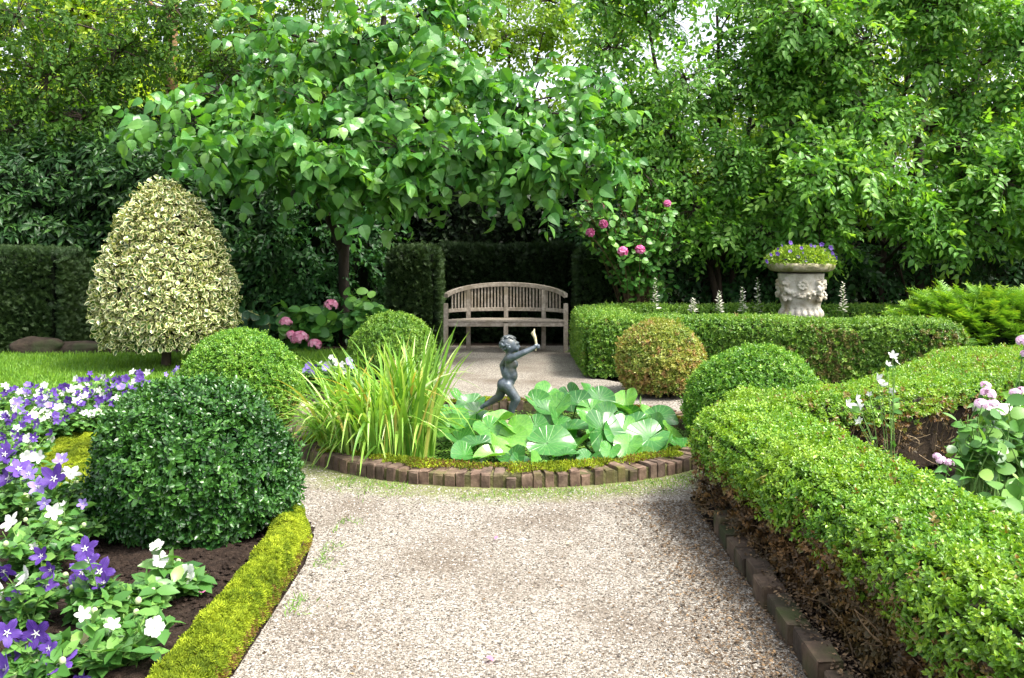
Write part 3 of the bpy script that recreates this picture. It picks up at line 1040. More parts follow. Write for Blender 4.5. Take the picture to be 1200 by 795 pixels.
hedge('box hedge branching off to the right, its near side bare pale twigs', [(1.35, 5.36), (1.86, 5.34), (2.2, 5.5), (2.85, 5.95), (3.5, 6.35), (5.2, 6.7), (6.5, 6.8), (6.5, 8.5), (4.9, 8.4), (3.75, 7.95), (3.1, 7.0), (2.5, 6.25), (2.0, 5.95), (1.4, 5.75)], .33, .55,
      'box', 4300, .044, corez=.45, under=(.16, .05, .36, 420), dryf=cross_dry, thin=cross_thin, stems=(900, .0055), stem_mat='twig_pale', lump=.025)
def mid_dry(P, n):
    return np.where((n[:, 2] < .3) & (P[:, 0] > 2.6), np.clip(.4 - P[:, 2] * .5 + .35 * snoise(P, 3), 0, .75), .02)
hedge('tall clipped box hedge across the middle, in front of the urn', [(.86, 10.0), (2.4, 9.85), (4.65, 9.3), (4.7, 9.8), (2.5, 10.4), (1.42, 10.55), (1.42, 12.0), (.86, 12.0)], .03, .65, 'box_mid', 4200, .05, dryf=mid_dry, lump=.015, stems=(150, .005))
hedge('darker green low hedge behind the urn', [(1.1, 12.25), (6.2, 11.9), (6.2, 12.4), (1.1, 12.75)], .03, .62, 'box_mid', 2800, .055, lump=.015)

# dark yew blocks
def yew_block(label, poly, z1, name='yew_hedge', dens=2300, size=.085, dryf=None, mat='yew_lit'):
    return hedge(label, poly, .02, z1, mat, dens, size, name=name, tpls=SP_YEW, core='core_dark', depth=.06, lump=.02, group='dark clipped yew hedges', up=.2, dryf=dryf, bev=.05)


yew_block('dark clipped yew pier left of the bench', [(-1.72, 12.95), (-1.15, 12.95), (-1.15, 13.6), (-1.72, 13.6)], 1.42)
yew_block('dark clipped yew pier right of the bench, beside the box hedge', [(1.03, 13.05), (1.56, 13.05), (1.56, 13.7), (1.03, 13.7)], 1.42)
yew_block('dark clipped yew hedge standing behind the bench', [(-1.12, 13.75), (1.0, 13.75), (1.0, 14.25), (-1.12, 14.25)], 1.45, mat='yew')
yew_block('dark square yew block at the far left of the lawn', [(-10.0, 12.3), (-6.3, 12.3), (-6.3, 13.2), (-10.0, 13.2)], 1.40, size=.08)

# ------------------------------------------------------------------ bench
def boxg(g, c, dims, X=(1, 0, 0), Y=(0, 1, 0), bevel=True):
    X, Y = np.asarray(X, float), np.asarray(Y, float)
    Z = np.cross(X, Y)
    v = BR[0] * np.asarray(dims)
    g.add(v[:, :1] * X + v[:, 1:2] * Y + v[:, 2:] * Z + np.asarray(c, float), BR[1])


def sweep(g, pts, w, h):
    """rectangular section, w across (horizontal), h vertical"""
    pts = np.asarray(pts, float)
    t = nrm(np.gradient(pts, axis=0))
    up = np.array([0, 0, 1.0])
    s_ = nrm(np.cross(t, up))
    u = np.cross(s_, t)
    e = .12
    sec = [(-1, -1 + e), (-1, 1 - e), (-1 + e, 1), (1 - e, 1), (1, 1 - e), (1, -1 + e), (1 - e, -1), (-1 + e, -1)]
    V = np.stack([pts + s_ * a * w / 2 + u * b * h / 2 for a, b in sec], 1)
    K, n = 8, len(pts)
    i = np.arange(n - 1)[:, None] * K + np.arange(K)[None]
    j = np.arange(n - 1)[:, None] * K + (np.arange(K) + 1)[None] % K
    Q = np.stack([i, i + K, j + K, j], -1).reshape(-1, 4)
    g.add(V.reshape(-1, 3), Q)
    V0 = V[0]
    g.add(V0, [[0, 1, 2, 7], [7, 2, 3, 6], [6, 3, 4, 5]])
    g.add(V[-1], [[7, 2, 1, 0], [6, 3, 2, 7], [5, 4, 3, 6]])


BX, BY = -.085, 12.3
bench = thing('garden_bench', 'weathered wooden bench with curved slatted back standing on pale gravel', 'bench', (BX, BY, 0))
BO = np.array([0.0, 0, 0])


def bcurve(x):
    return .56 * np.sqrt(np.clip(1 - (x / .845) ** 2, 0, 1)) ** .9


def btop(x):
    return .735 + .185 * np.sqrt(np.clip(1 - (x / .86) ** 2, 0, 1))


for x in (-.825, .825):
    g = Geo(); boxg(g, (x, .035, .34), (.062, .065, .68)); part('leg', g.mesh('leg'), M['teak'], bench)
g = Geo(); boxg(g, (0, .03, .205), (.06, .06, .41)); part('leg', g.mesh('leg'), M['teak'], bench)
for x in (-.535, .535):
    g = Geo(); boxg(g, (x, bcurve(x), .425), (.062, .05, .85)); part('leg', g.mesh('leg'), M['teak'], bench)
g = Geo(); boxg(g, (0, bcurve(0), .45), (.06, .045, .9)); part('leg', g.mesh('leg'), M['teak'], bench)
g = Geo()
for x0, x1 in ((-.795, -.03), (.03, .795)):
    boxg(g, ((x0 + x1) / 2, .03, .395), (x1 - x0 - .002, .04, .062))
part('seat_rail', g.mesh('seat_rail'), M['teak'], bench)
g = Geo()
for k in range(8):
    y = .025 + k * .068
    hx = .80 if y < .06 else .845 * math.sqrt(max(0, 1 - ((y) / .56) ** 2.2)) - .03
    if hx > .1:
        boxg(g, (0, y, .442 - .012 * k / 8), (2 * hx, .058, .024))
part('seat', g.mesh('seat'), M['teak'], bench)
xs_ = .83 * np.sin(np.linspace(-np.pi / 2, np.pi / 2, 44))
g = Geo()
sweep(g, np.stack([xs_, bcurve(xs_), btop(xs_)], 1), .055, .06)
rail = part('top_rail', g.mesh('top_rail'), M['teak'], bench)
g = Geo()
sweep(g, np.stack([xs_, bcurve(xs_), np.full(44, .565)], 1)[3:-3], .035, .05)
part('lower_rail', g.mesh('lower_rail'), M['teak'], bench)
g = Geo()
for x in np.concatenate([np.arange(-.755, -.57, .043), np.arange(-.485, -.04, .0465), -np.arange(-.485, -.04, .0465), -np.arange(-.755, -.57, .043)]):
    x = float(x)
    y = float(bcurve(x)); zt = float(btop(x)) - .02
    dx = .01
    tx = nrm(np.array([dx, float(bcurve(x + dx) - bcurve(x)), 0]))
    boxg(g, (x, y, (.58 + zt) / 2), (.024, .015, zt - .58), tx, np.cross([0, 0, 1.0], tx))
part('back_slats', g.mesh('back_slats'), M['teak'], bench)

# ------------------------------------------------------------------ remeshed sculpture helper
def cap_pts(p0, r0, p1, r1):
    return p0, r0, p1, r1


def sculpt(blobs, voxel, smooth=4, extra=None):
    """blobs: ('c', p0, r0, p1, r1) tapered capsule, ('e', centre, radii[, rotation Matrix]) ellipsoid -> one continuous surface"""
    bm = bmesh.new()
    for b in blobs:
        if b[0] == 'c':
            _, p0, r0, p1, r1 = b
            p0, p1 = Vector(p0), Vector(p1)
            ln = (p1 - p0).length
            k = max(2, int(ln / (min(r0, r1) * .5)) + 1)
            for i in range(k + 1):
                f = i / k
                bmesh.ops.create_icosphere(bm, subdivisions=2, radius=r0 + (r1 - r0) * f, matrix=Matrix.Translation(p0.lerp(p1, f)))
        else:
            rot = b[3].to_4x4() if len(b) > 3 else Matrix()
            bmesh.ops.create_icosphere(bm, subdivisions=3, radius=1.0, matrix=Matrix.Translation(b[1]) @ rot @ Matrix.Diagonal((*b[2], 1)))
    if extra:
        extra(bm)
    me = bpy.data.meshes.new('tmp')
    bm.to_mesh(me)
    bm.free()
    ob = bpy.data.objects.new('tmp', me)
    COL.objects.link(ob)
    md = ob.modifiers.new('r', 'REMESH')
    md.mode = 'VOXEL'
    md.voxel_size = voxel
    md.use_smooth_shade = True
    if smooth:
        s2 = ob.modifiers.new('s', 'SMOOTH')
        s2.iterations = smooth
        s2.factor = .5
    dg = bpy.context.evaluated_depsgraph_get()
    res = bpy.data.meshes.new_from_object(ob.evaluated_get(dg))
    bpy.data.objects.remove(ob)
    bpy.data.meshes.remove(me)
    return res


# ------------------------------------------------------------------ statue
SD = 6.9
SPX = F / SD
SX0 = (598 - 600) / SPX


def sp(px, py, y=0.0):
    return Vector(((px - 598) / SPX, y, CH + (HOR - py) / SPX))


def sr(r):
    return r / SPX


st = thing('cherub_statue', 'small grey lead statue of a running child lifting a torch above the pond leaves', 'statue', (SX0, SD, 0))
bl = [
    ('e', sp(592, 450, .0), (sr(7.4), .060, sr(8))), ('e', sp(588.6, 451, -.026), (sr(6.2), .036, sr(7))), ('e', sp(588.6, 451, .026), (sr(6.2), .036, sr(7))),
    ('e', sp(600.2, 440), (sr(6.6), .050, sr(8.5))), ('e', sp(596, 440), (sr(7), .052, sr(13))), ('e', sp(598.5, 434), (sr(7), .054, sr(11))), ('e', sp(598.8, 427), (sr(7.4), .056, sr(10))), ('e', sp(596, 447), (sr(7.6), .054, sr(7))),
    ('e', sp(602.5, 427, -.025), (sr(5), .03, sr(5))), ('e', sp(602.5, 427, .025), (sr(5), .03, sr(5))),
    ('c', sp(596.5, 421, -.035), sr(5.2), sp(596.5, 421, .035), sr(5.2)),
    ('c', sp(596.5, 420), sr(4.6), sp(596.8, 413), sr(4.3)),
    # head, turned up towards the torch
    ('e', sp(596.3, 403.8), (sr(10), .060, sr(9.6))), ('e', sp(600.2, 406), (sr(7.4), .052, sr(7.8))),
    ('e', sp(604.8, 408.5, -.022), (sr(3.2), .02, sr(3.2))), ('e', sp(604.8, 408.5, .022), (sr(3.2), .02, sr(3.2))),
    ('e', sp(605.6, 411.5), (sr(2.4), .02, sr(2))), ('c', sp(607.3, 404.4), sr(1.0), sp(608.7, 406.6), sr(1.4)),
    ('e', sp(606.2, 402, 0), (sr(2.2), .038, sr(1.8))), ('c', sp(607.2, 409, -.010), sr(1.0), sp(607.2, 409, .010), sr(1.0)),
    ('e', sp(595.5, 406.5, -.060), (sr(2), .008, sr(2.8))), ('e', sp(595.5, 406.5, .060), (sr(2), .008, sr(2.8))),
    # near arm with the torch
    ('c', sp(598, 419.2, -.052), sr(5.0), sp(603, 417, -.07), sr(4.3)), ('c', sp(603, 417, -.07), sr(4.3), sp(614, 411.5, -.085), sr(3.6)),
    ('c', sp(614, 411.5, -.085), sr(3.7), sp(625.5, 406.3, -.07), sr(2.7)), ('e', sp(628.8, 404.8, -.066), (sr(3.0), .017, sr(2.4))),
    ('c', sp(626.6, 403.2, -.08), sr(1.1), sp(629.5, 401.6, -.055), sr(.95)),
    # far arm bent back, hand on the hip
    ('c', sp(596, 420, .052), sr(4.8), sp(588.5, 430, .085), sr(3.8)), ('c', sp(588.5, 430, .085), sr(3.8), sp(590, 440, .066), sr(2.8)), ('e', sp(591.5, 442.5, .058), (sr(3.2), .014, sr(3))),
    # standing leg
    ('c', sp(594, 452, -.032), sr(7.4), sp(604.8, 467, -.036), sr(5.6)), ('c', sp(604.8, 467, -.036), sr(5.5), sp(600.3, 477, -.03), sr(4.6)), ('c', sp(600.3, 477, -.03), sr(4.6), sp(598.5, 487, -.03), sr(3.2)),
    ('c', sp(597.5, 490, -.03), sr(3.1), sp(605.5, 491.3, -.034), sr(2.5)),
    # trailing leg
    ('c', sp(590, 452, .03), sr(7), sp(585.5, 465, .036), sr(5.4)), ('c', sp(585.5, 465, .036), sr(5.2), sp(577.5, 470.5, .04), sr(4.4)), ('c', sp(577.5, 470.5, .04), sr(4.4), sp(568.5, 476, .042), sr(2.9)),
    ('c', sp(568, 476, .042), sr(2.9), sp(564.2, 478.8, .042), sr(2.2)),
]
for k in range(4):                                     # fingers closed round the torch, thumb on the near side
    f = k / 3
    a0 = sp(630.6 - f * .2, 403.4 + 1.15 * k, -.066)
    bl.append(('c', a0, sr(.85), a0 + Vector((sr(1.4), -.014, sr(.3))), sr(.8)))
    bl.append(('c', a0 + Vector((sr(1.4), -.014, sr(.3))), sr(.8), a0 + Vector((sr(-.9), -.022, 0)), sr(.75)))
for k in range(5):
    bl.append(('c', sp(565 - .4 * k, 479, .03 + .006 * k), sr(.8), sp(563.3 - .1 * k, 480, .03 + .006 * k), sr(.75)))
    bl.append(('c', sp(605.5, 491.5, -.022 - .006 * k), sr(.9), sp(608 - .4 * k, 492, -.022 - .006 * k), sr(.8)))
me = sculpt(bl, .0046, 9)
part('body', me, M['lead'], st)
rr = np.random.default_rng(3)
hb = []
for k in range(110):
    d = nrm(rr.normal(size=(1, 3)))[0]
    if d[0] > .42 and d[2] < .62 or d[2] < -.62 or (d[0] > .1 and d[2] < -.05):
        continue
    c = np.array(sp(596, 403.8)) + d * np.array([sr(10), .060, sr(9.8)])
    tgt = nrm(np.cross(d, rr.normal(size=3)))
    hb.append(('c', Vector(c - tgt * .010), .009, Vector(c + tgt * .010 + d * .004), .007))
part('hair', sculpt(hb, .0042, 1), M['lead'], st)
g = Geo()
tp = [sp(627.5, 410, -.068), sp(628.2, 404, -.068), sp(627.2, 396, -.068), sp(626, 392.5, -.068)]
V, Q = tubes(np.array([[list(p) for p in tp]]), [[sr(.9), sr(1.2), sr(1.6), sr(2.0)]], 10)
g.add(V, Q)
tor = part('torch', g.mesh('torch', smooth=True), M['gilt'], st)
fl = [('c', sp(625.4, 392, -.068), sr(2.2), sp(624.8, 389, -.068), sr(1.9)), ('c', sp(625, 389, -.068), sr(1.7), sp(626, 386, -.068), sr(1.0)), ('c', sp(626, 386, -.068), sr(1.0), sp(625.7, 384.3, -.068), sr(.4)), ('e', sp(623.8, 390, -.064), (sr(1.6), .012, sr(2)))]
part('flame', sculpt(fl, .004, 1), M['gilt'], st)
g = Geo()
V, T = ball_core((0.02, 0, .02), (.16, .14, .14), -.1)
V = V + (snoise(V, 14) * .012)[:, None] * nrm(V)
g.add(V, T)
part('base', g.mesh('base', smooth=True), M['stone_moss'], st)

# ------------------------------------------------------------------ urn
UD = 11.3
UP = F / UD
UX = (938.5 - 600) / UP
urn = thing('stone_urn', 'large carved stone urn with garlands and a wide rim, on a low plinth', 'urn', (UX, UD, 0))


def uz(py):
    return CH + (HOR - py) / UP


prof = [(.02, 319), (26.5, 319.5), (26, 323), (25.6, 328), (25.8, 335), (26.2, 342), (25.3, 348), (23, 354), (21.5, 358), (22.5, 361.5), (25.5, 364.5), (26.3, 368), (25, 372.5), (21.5, 377), (20.5, 379.5), (.02, 380)]
K = 96
t = np.linspace(0, 2 * np.pi, K, endpoint=False)


def lathe(prof, K=96, flute=None):
    t = np.linspace(0, 2 * np.pi, K, endpoint=False)
    rows = []
    for r, py in prof:
        rr_ = np.full(K, r / UP)
        if flute and flute[0] <= py <= flute[1]:
            rr_ = rr_ * (1 - .13 * (1 - np.abs(np.sin(t * 10))) ** 1.6)
        rows.append(np.stack([rr_ * np.cos(t), rr_ * np.sin(t), np.full(K, uz(py))], 1))
    V = np.stack(rows, 0)
    n = len(prof)
    i = np.arange(n - 1)[:, None] * K + np.arange(K)[None]
    j = np.arange(n - 1)[:, None] * K + (np.arange(K)[None] + 1) % K
    return V.reshape(-1, 3), np.stack([i + K, j + K, j, i], -1).reshape(-1, 4)


prof_s = sm(np.array(prof), 2)
def urn_base(bm):
    V, Q = lathe([tuple(p) for p in prof_s], 200, (361, 378))
    vs = [bm.verts.new(v) for v in V]
    for q in Q:
        try:
            bm.faces.new([vs[i] for i in q])
        except ValueError:
            pass
ub = []
ru = np.random.default_rng(11)
def on(a, py, out=0.0):
    r = 26 / UP + out
    return Vector((r * math.cos(a), r * math.sin(a), uz(py)))
for q in range(4):                                     # four swags, with a satyr-like boss of leaves between them
    a0 = -math.pi / 2 + .55 + q * math.pi / 2
    for s_ in np.linspace(-.75, .75, 15):
        a = a0 - .785 + s_
        py = 337 + 9 * (1 - (s_ / .75) ** 2)
        for _ in range(3):
            rad = ru.uniform(.012, .024)
            ub.append(('e', on(a + ru.normal() * .05, py + ru.normal() * 1.3, .004 + ru.random() * .018), (rad, rad, rad)))
    for k in range(26):
        rad = ru.uniform(.014, .032)
        ub.append(('e', on(a0 + ru.normal() * .13, 335 + ru.uniform(-8, 16), ru.uniform(.0, .045)), (rad, rad, rad * 1.1)))
    for k in range(8):                                 # rosette inside the swag
        an = k * math.pi / 4
        ub.append(('e', on(a0 - .785 + .16 * math.cos(an), 333.5 + 4.4 * math.sin(an), .008), (.022, .022, .02)))
    ub.append(('e', on(a0 - .785, 333.5, .018), (.018, .018, .018)))
part('bowl', sculpt(ub, .0075, 1, urn_base), M['stone'], urn)
V, Q = lathe([tuple(p) for p in sm(np.array([(.02, 318), (30, 318.6), (35, 317.4), (37.2, 315), (38.3, 311.5), (37.2, 308.5), (33, 308), (30, 309.5), (.02, 311)]), 2)], 120)
V = V + (snoise(V, 16) * .005)[:, None] * nrm(V * [1, 1, 0])
part('rim', mesh('rim', V, [Q], smooth=True), M['stone_moss'], urn)
g = Geo()
boxg(g, (0, 0, uz(380) - .03), (.5, .5, .07))
boxg(g, (0, 0, (uz(380) - .06) / 2), (.42, .42, uz(380) - .06))
part('plinth', g.mesh('plinth'), M['stone'], urn)

# ------------------------------------------------------------------ flowers
def star_flower(npet=5, cup=.35, sharp=1.0, ratio=.5):
    rows = [.06, .3, ratio, .72, .88, 1.0]
    V, Q = [], []
    for p in range(npet):
        a0 = p * 2 * math.pi / npet
        b = len(V)
        for r in rows:
            h = math.pi / npet * 1.02
            ha = h if r <= ratio else h * ((1 - r) / (1 - ratio)) ** (.75 * sharp)
            for s_ in (-1, -.5, 0, .5, 1):
                a = a0 + s_ * ha
                rad = r * (1 - .04 * abs(s_))
                V.append((rad * math.cos(a), rad * math.sin(a), cup * r ** 1.3 - .25 * max(0, r - .65) + .05 * (1 - abs(s_)) * r))
        for i in range(len(rows) - 1):
            for j in range(4):
                q = b + i * 5 + j
                Q.append((q, q + 1, q + 6, q + 5))
    return np.array(V), np.array(Q)


FL_STAR = star_flower()
FL_CUP = star_flower(5, .75, 1.0)
FL_ROUND = star_flower(5, .4, .35, .62)
FL_SMALL = star_flower(5, .15, .4, .6)


def flower_mesh(tpl, size, name='flower'):
    V, Q = tpl
    return mesh(name, V * size + np.random.default_rng(len(V)).normal(size=V.shape) * size * .01, [Q], dict(rnd=np.clip(.5 + .25 * np.random.default_rng(5).normal(size=len(Q)), 0, 1)), smooth=True)


def stamen_mesh(size):
    g = Geo()
    V, Q = star_flower(5, .3, 2.0, .25)
    g.add(V * size * .3 + [0, 0, size * .1], Q, rnd=.8)
    V, Q = tubes([[[0, 0, 0], [0, 0, size * .28]]], [[size * .06, size * .05]], 5)
    g.add(V, Q, rnd=.6)
    return g.mesh('stamen')


bm = bmesh.new()
bmesh.ops.create_icosphere(bm, subdivisions=2, radius=1.0)
V, T = bm_tris(bm)
bm.free()
BUD = mesh('bud', V, [T], dict(rnd=np.full(len(T), .5)), smooth=True)
BUD.materials.append(M['bud'])
FM = {}
for cname in ('purple', 'lilac', 'white', 'cream'):
    for kind, tp in (('star', FL_STAR), ('cup', FL_CUP), ('round', FL_ROUND)):
        me_ = flower_mesh(tp, 1.0)
        me_.materials.append(M[cname])
        FM[cname, kind] = me_
SM = stamen_mesh(1.0)
SM.materials.append(M['white'])


def rot_to(n, spin):
    q = Vector((0, 0, 1)).rotation_difference(Vector(n).normalized())
    return (q.to_matrix() @ Matrix.Rotation(spin, 3, 'Z')).to_euler()


def put_flower(root, org, pos, col, kind, size, n, stamen=True, name='flower'):
    o = bpy.data.objects.new(name, FM[col, kind])
    COL.objects.link(o)
    o.parent = root
    o.location = [float(v) for v in (np.asarray(pos) - org)]
    o.rotation_euler = rot_to(n, random.uniform(0, 6.28))
    o.scale = (size,) * 3
    if stamen:
        s_ = bpy.data.objects.new('stamen', SM)
        COL.objects.link(s_)
        s_.parent = o
    return o


def leafy(g, paths, tpl, lsize, per, rnd0=.5, droop=-.1, start=.15, up=.8):
    """leaves along stems (n,k,3)"""
    n, k, _ = paths.shape
    t = R.uniform(start, .97, (n, per))
    f = t * (k - 1)
    i = np.minimum(f.astype(int), k - 2)
    w = (f - i)[..., None]
    r = np.arange(n)[:, None]
    P = (paths[r, i] * (1 - w) + paths[r, i + 1] * w).reshape(-1, 3)
    d = rand_dir(len(P))
    d[:, 2] = np.abs(d[:, 2]) * .5 + droop
    d = nrm(d)
    nn = np.array([0, -.15, up]) + R.normal(size=(len(P), 3)) * .35
    scatter(g, tpl, P, d, nn, lsize * R.uniform(.65, 1.25, len(P)), np.clip(rnd0 + .25 * R.normal(size=len(P)), 0, 1))


def bed_plant(label, base, flowers, h, spread, nst=18, lsize=.058, per=14, group='balloon flowers in the bed', buds=4, name='balloon_flower', stamen=True, mat='bedleaf', cat='flowering plant', tpl=T_OVAL):
    """flowers: (pos, colour, kind, size)"""
    base = np.asarray(base, float)
    root = thing(name, label, cat, base, group)
    tips = [np.asarray(f[0], float) - [0, 0, f[3] * .25] for f in flowers]
    for _ in range(int(nst * 1.7)):
        a, r = R.uniform(0, 6.28), spread * math.sqrt(R.random())
        tips.append(base + [r * math.cos(a), r * math.sin(a), h * R.uniform(.40, .78)])
    tips = np.array(tips)
    n = len(tips)
    p0 = base + R.normal(size=(n, 3)) * [.03, .03, 0]
    p1 = p0 * .65 + tips * .35
    p1[:, 2] = base[2] + (tips[:, 2] - base[2]) * .62
    paths = bez(p0, p1, tips, 6)
    g = Geo()
    V, Q = tubes(paths, np.tile(np.linspace(.0035, .002, 6), (n, 1)), 4)
    part('stems', mesh('stems', V - base, [Q]), M['stem'], root)
    leafy(g, paths, tpl, lsize, per)
    part('foliage', g.mesh('foliage', base, smooth=True), M[mat], root)
    if buds:
        bt = tips[-buds:] + [0, 0, .01]
        for b_ in bt:
            o = bpy.data.objects.new('bud', BUD)
            COL.objects.link(o)
            o.parent = root
            o.location = [float(v) for v in b_ - base]
            q = float(R.uniform(.008, .013))
            o.scale = (q, q, q * 1.15)
    for (pos, col, kind, size) in flowers:
        nn = np.array([R.normal() * .5, -.85 + R.normal() * .35, .6 + R.normal() * .35])
        put_flower(root, base, pos, col, kind, size * R.uniform(.85, 1.12), nn, stamen)
    return root


def fl(lst, D, jd=.08):
    return [(at(px, py, D + R.uniform(-jd, jd)), c, k, w / F * D / 2) for (px, py, c, k, w) in lst]


def near_plant(label, lst, D, h=None, **kw):
    f = fl(lst, D)
    P = np.array([q[0] for q in f])
    b = np.array([P[:, 0].mean(), P[:, 1].mean() + .02, .03])
    h = h or P[:, 2].mean() * 1.0
    return bed_plant(label, b, f, h, **kw)


Pu, Wh, Li, Cr = 'purple', 'white', 'lilac', 'cream'
near_plant('purple balloon flowers lowest of all in the bed, near its front corner', [(70, 778, Pu, 'star', 42), (43, 742, Pu, 'star', 44), (8, 742, Pu, 'star', 38), (10, 785, Pu, 'cup', 42), (92, 798, Pu, 'cup', 22), (26, 760, Pu, 'cup', 34), (58, 760, Pu, 'star', 30)], 2.95, spread=.13, nst=20, lsize=.06)
near_plant('tall plant with a stacked cluster of deep purple balloon flowers', [(100, 644, Pu, 'star', 32), (117, 671, Pu, 'star', 36), (112, 697, Pu, 'star', 40), (96, 672, Pu, 'cup', 34), (88, 687, Li, 'cup', 22), (104, 658, Pu, 'star', 32), (122, 684, Pu, 'cup', 30), (100, 704, Pu, 'star', 34)], 3.45, spread=.12, nst=20, lsize=.06)
near_plant('plant with a white cup bloom between two purple ones at the bed left edge', [(33, 677, Wh, 'cup', 30), (54, 686, Pu, 'star', 30), (49, 652, Pu, 'cup', 28), (4, 689, Wh, 'round', 34), (5, 668, Pu, 'star', 26), (20, 700, Pu, 'star', 28), (60, 668, Pu, 'cup', 26)], 3.4, spread=.13, nst=20, lsize=.055)
near_plant('white flowered plant on bare dark soil beside the moss border', [(184, 641, Wh, 'round', 18), (187, 656, Wh, 'round', 20), (194, 681, Wh, 'cup', 22), (200, 696, Wh, 'cup', 22), (221, 673, Wh, 'round', 28)], 3.72, spread=.16, nst=14, lsize=.085, per=7, buds=2)
near_plant('leafy plant with a wilted cream bloom and small white flowers', [(182, 735, Wh, 'round', 24), (97, 721, Wh, 'cup', 20), (132, 733, Wh, 'star', 20), (93, 755, Cr, 'round', 28)], 3.12, spread=.22, nst=22, lsize=.07, per=8)
near_plant('green leafy plant with pale buds and no open blooms beside the purple cluster', [(150, 700, Wh, 'cup', 10)], 3.35, h=.2, spread=.14, nst=22, lsize=.075, buds=5)
near_plant('plant with two white star blooms at the left picture edge', [(13, 613, Wh, 'star', 30), (62, 601, Wh, 'cup', 22), (40, 640, Wh, 'cup', 12)], 3.95, spread=.22, nst=24, lsize=.06)
near_plant('purple and white balloon flowers just in front of the yellow moss strip', [(64, 562, Pu, 'cup', 38), (45, 571, Li, 'star', 26), (83, 556, Wh, 'star', 26), (68, 553, Wh, 'round', 20), (72, 541, Li, 'cup', 22)], 4.6, spread=.22, nst=26, lsize=.06)
near_plant('purple balloon flowers at the far left, before the drift', [(6, 533, Pu, 'star', 30), (12, 562, Pu, 'cup', 36), (22, 551, Pu, 'star', 30), (34, 556, Li, 'star', 24), (8, 588, Wh, 'round', 16)], 4.7, spread=.24, nst=26, lsize=.06)
near_plant('leafy balloon flower plant left of the dark clipped ball, with round green buds', [(98, 590, Li, 'cup', 14), (52, 590, Li, 'star', 18), (75, 592, Wh, 'cup', 10)], 4.25, spread=.22, nst=26, lsize=.06, buds=7)

# the drift along the lawn
drift = []
for (px, py) in [(8, 462), (30, 458), (52, 457), (74, 455), (95, 452), (115, 448), (135, 446), (158, 443), (180, 441), (14, 478), (38, 472), (60, 468), (84, 466), (104, 463), (128, 459), (150, 458), (8, 500), (26, 492), (46, 488), (70, 480), (92, 476), (112, 473), (134, 474), (10, 520), (30, 510), (20, 540), (-20, 470), (-25, 500), (-30, 540), (-70, 465), (-75, 490), (-85, 520), (-130, 470), (-140, 500), (-190, 480)]:
    D = (CH - .27 - .0 * R.random()) * F / (py - HOR)
    drift.append((px, py, D))
for i, (px, py, D) in enumerate(drift):
    k = i % 3
    cols = [(Pu, Pu, Pu, Pu, Li, Wh), (Wh, Wh, Wh, Pu, Pu), (Li, Pu, Pu, Pu, Wh)][k]
    c = at(px, py, D)
    lst = []
    for _ in range(R.integers(7, 10)):
        lst.append((c + [R.normal() * .10, R.normal() * .13, R.uniform(-.06, .05)], random.choice(cols), random.choice(('star', 'star', 'cup', 'round')), R.uniform(.030, .043)))
    lab = ['mostly purple balloon flower plant in the dense drift bordering the lawn', 'mostly white balloon flower plant in the dense drift bordering the lawn', 'purple, lilac and white balloon flower plant in the drift bordering the lawn'][k]
    bed_plant(lab, (c[0], c[1] - .02, .03), lst, .27, .19, nst=22, lsize=.06, per=8, buds=3,
              group=['purple balloon flowers in the drift', 'white balloon flowers in the drift', 'mixed balloon flowers in the drift'][k], stamen=D < 6)
near_plant('lone lilac balloon flower tucked between the two largest clipped balls', [(208, 432, Li, 'star', 9), (208, 441, Wh, 'cup', 7), (205, 436, Li, 'cup', 8)], 8.3, h=.3, spread=.1, nst=10, lsize=.06)
for lab, lst in (('lilac bedding flowers beside the bright clipped ball, behind the grass', [(362, 429, Li, 'round', 12), (370, 432, Pu, 'round', 11), (366, 437, Li, 'round', 11), (358, 434, Li, 'round', 9), (376, 426, Wh, 'round', 8)]),
                 ('white bedding flowers in the middle of the row behind the grass', [(385, 428, Wh, 'round', 11), (392, 425, Wh, 'round', 11), (380, 431, Li, 'round', 10), (390, 433, Wh, 'round', 9), (388, 419, Wh, 'round', 8)]),
                 ('pale bedding flowers beside the small clipped ball, behind the grass', [(400, 428, Wh, 'round', 11), (408, 424, Li, 'round', 12), (412, 430, Li, 'round', 10), (404, 435, Wh, 'round', 9)])):
    near_plant(lab, lst, 9.2, h=.2, spread=.15, nst=16, lsize=.06, group='bedding flowers behind the grass', stamen=False)

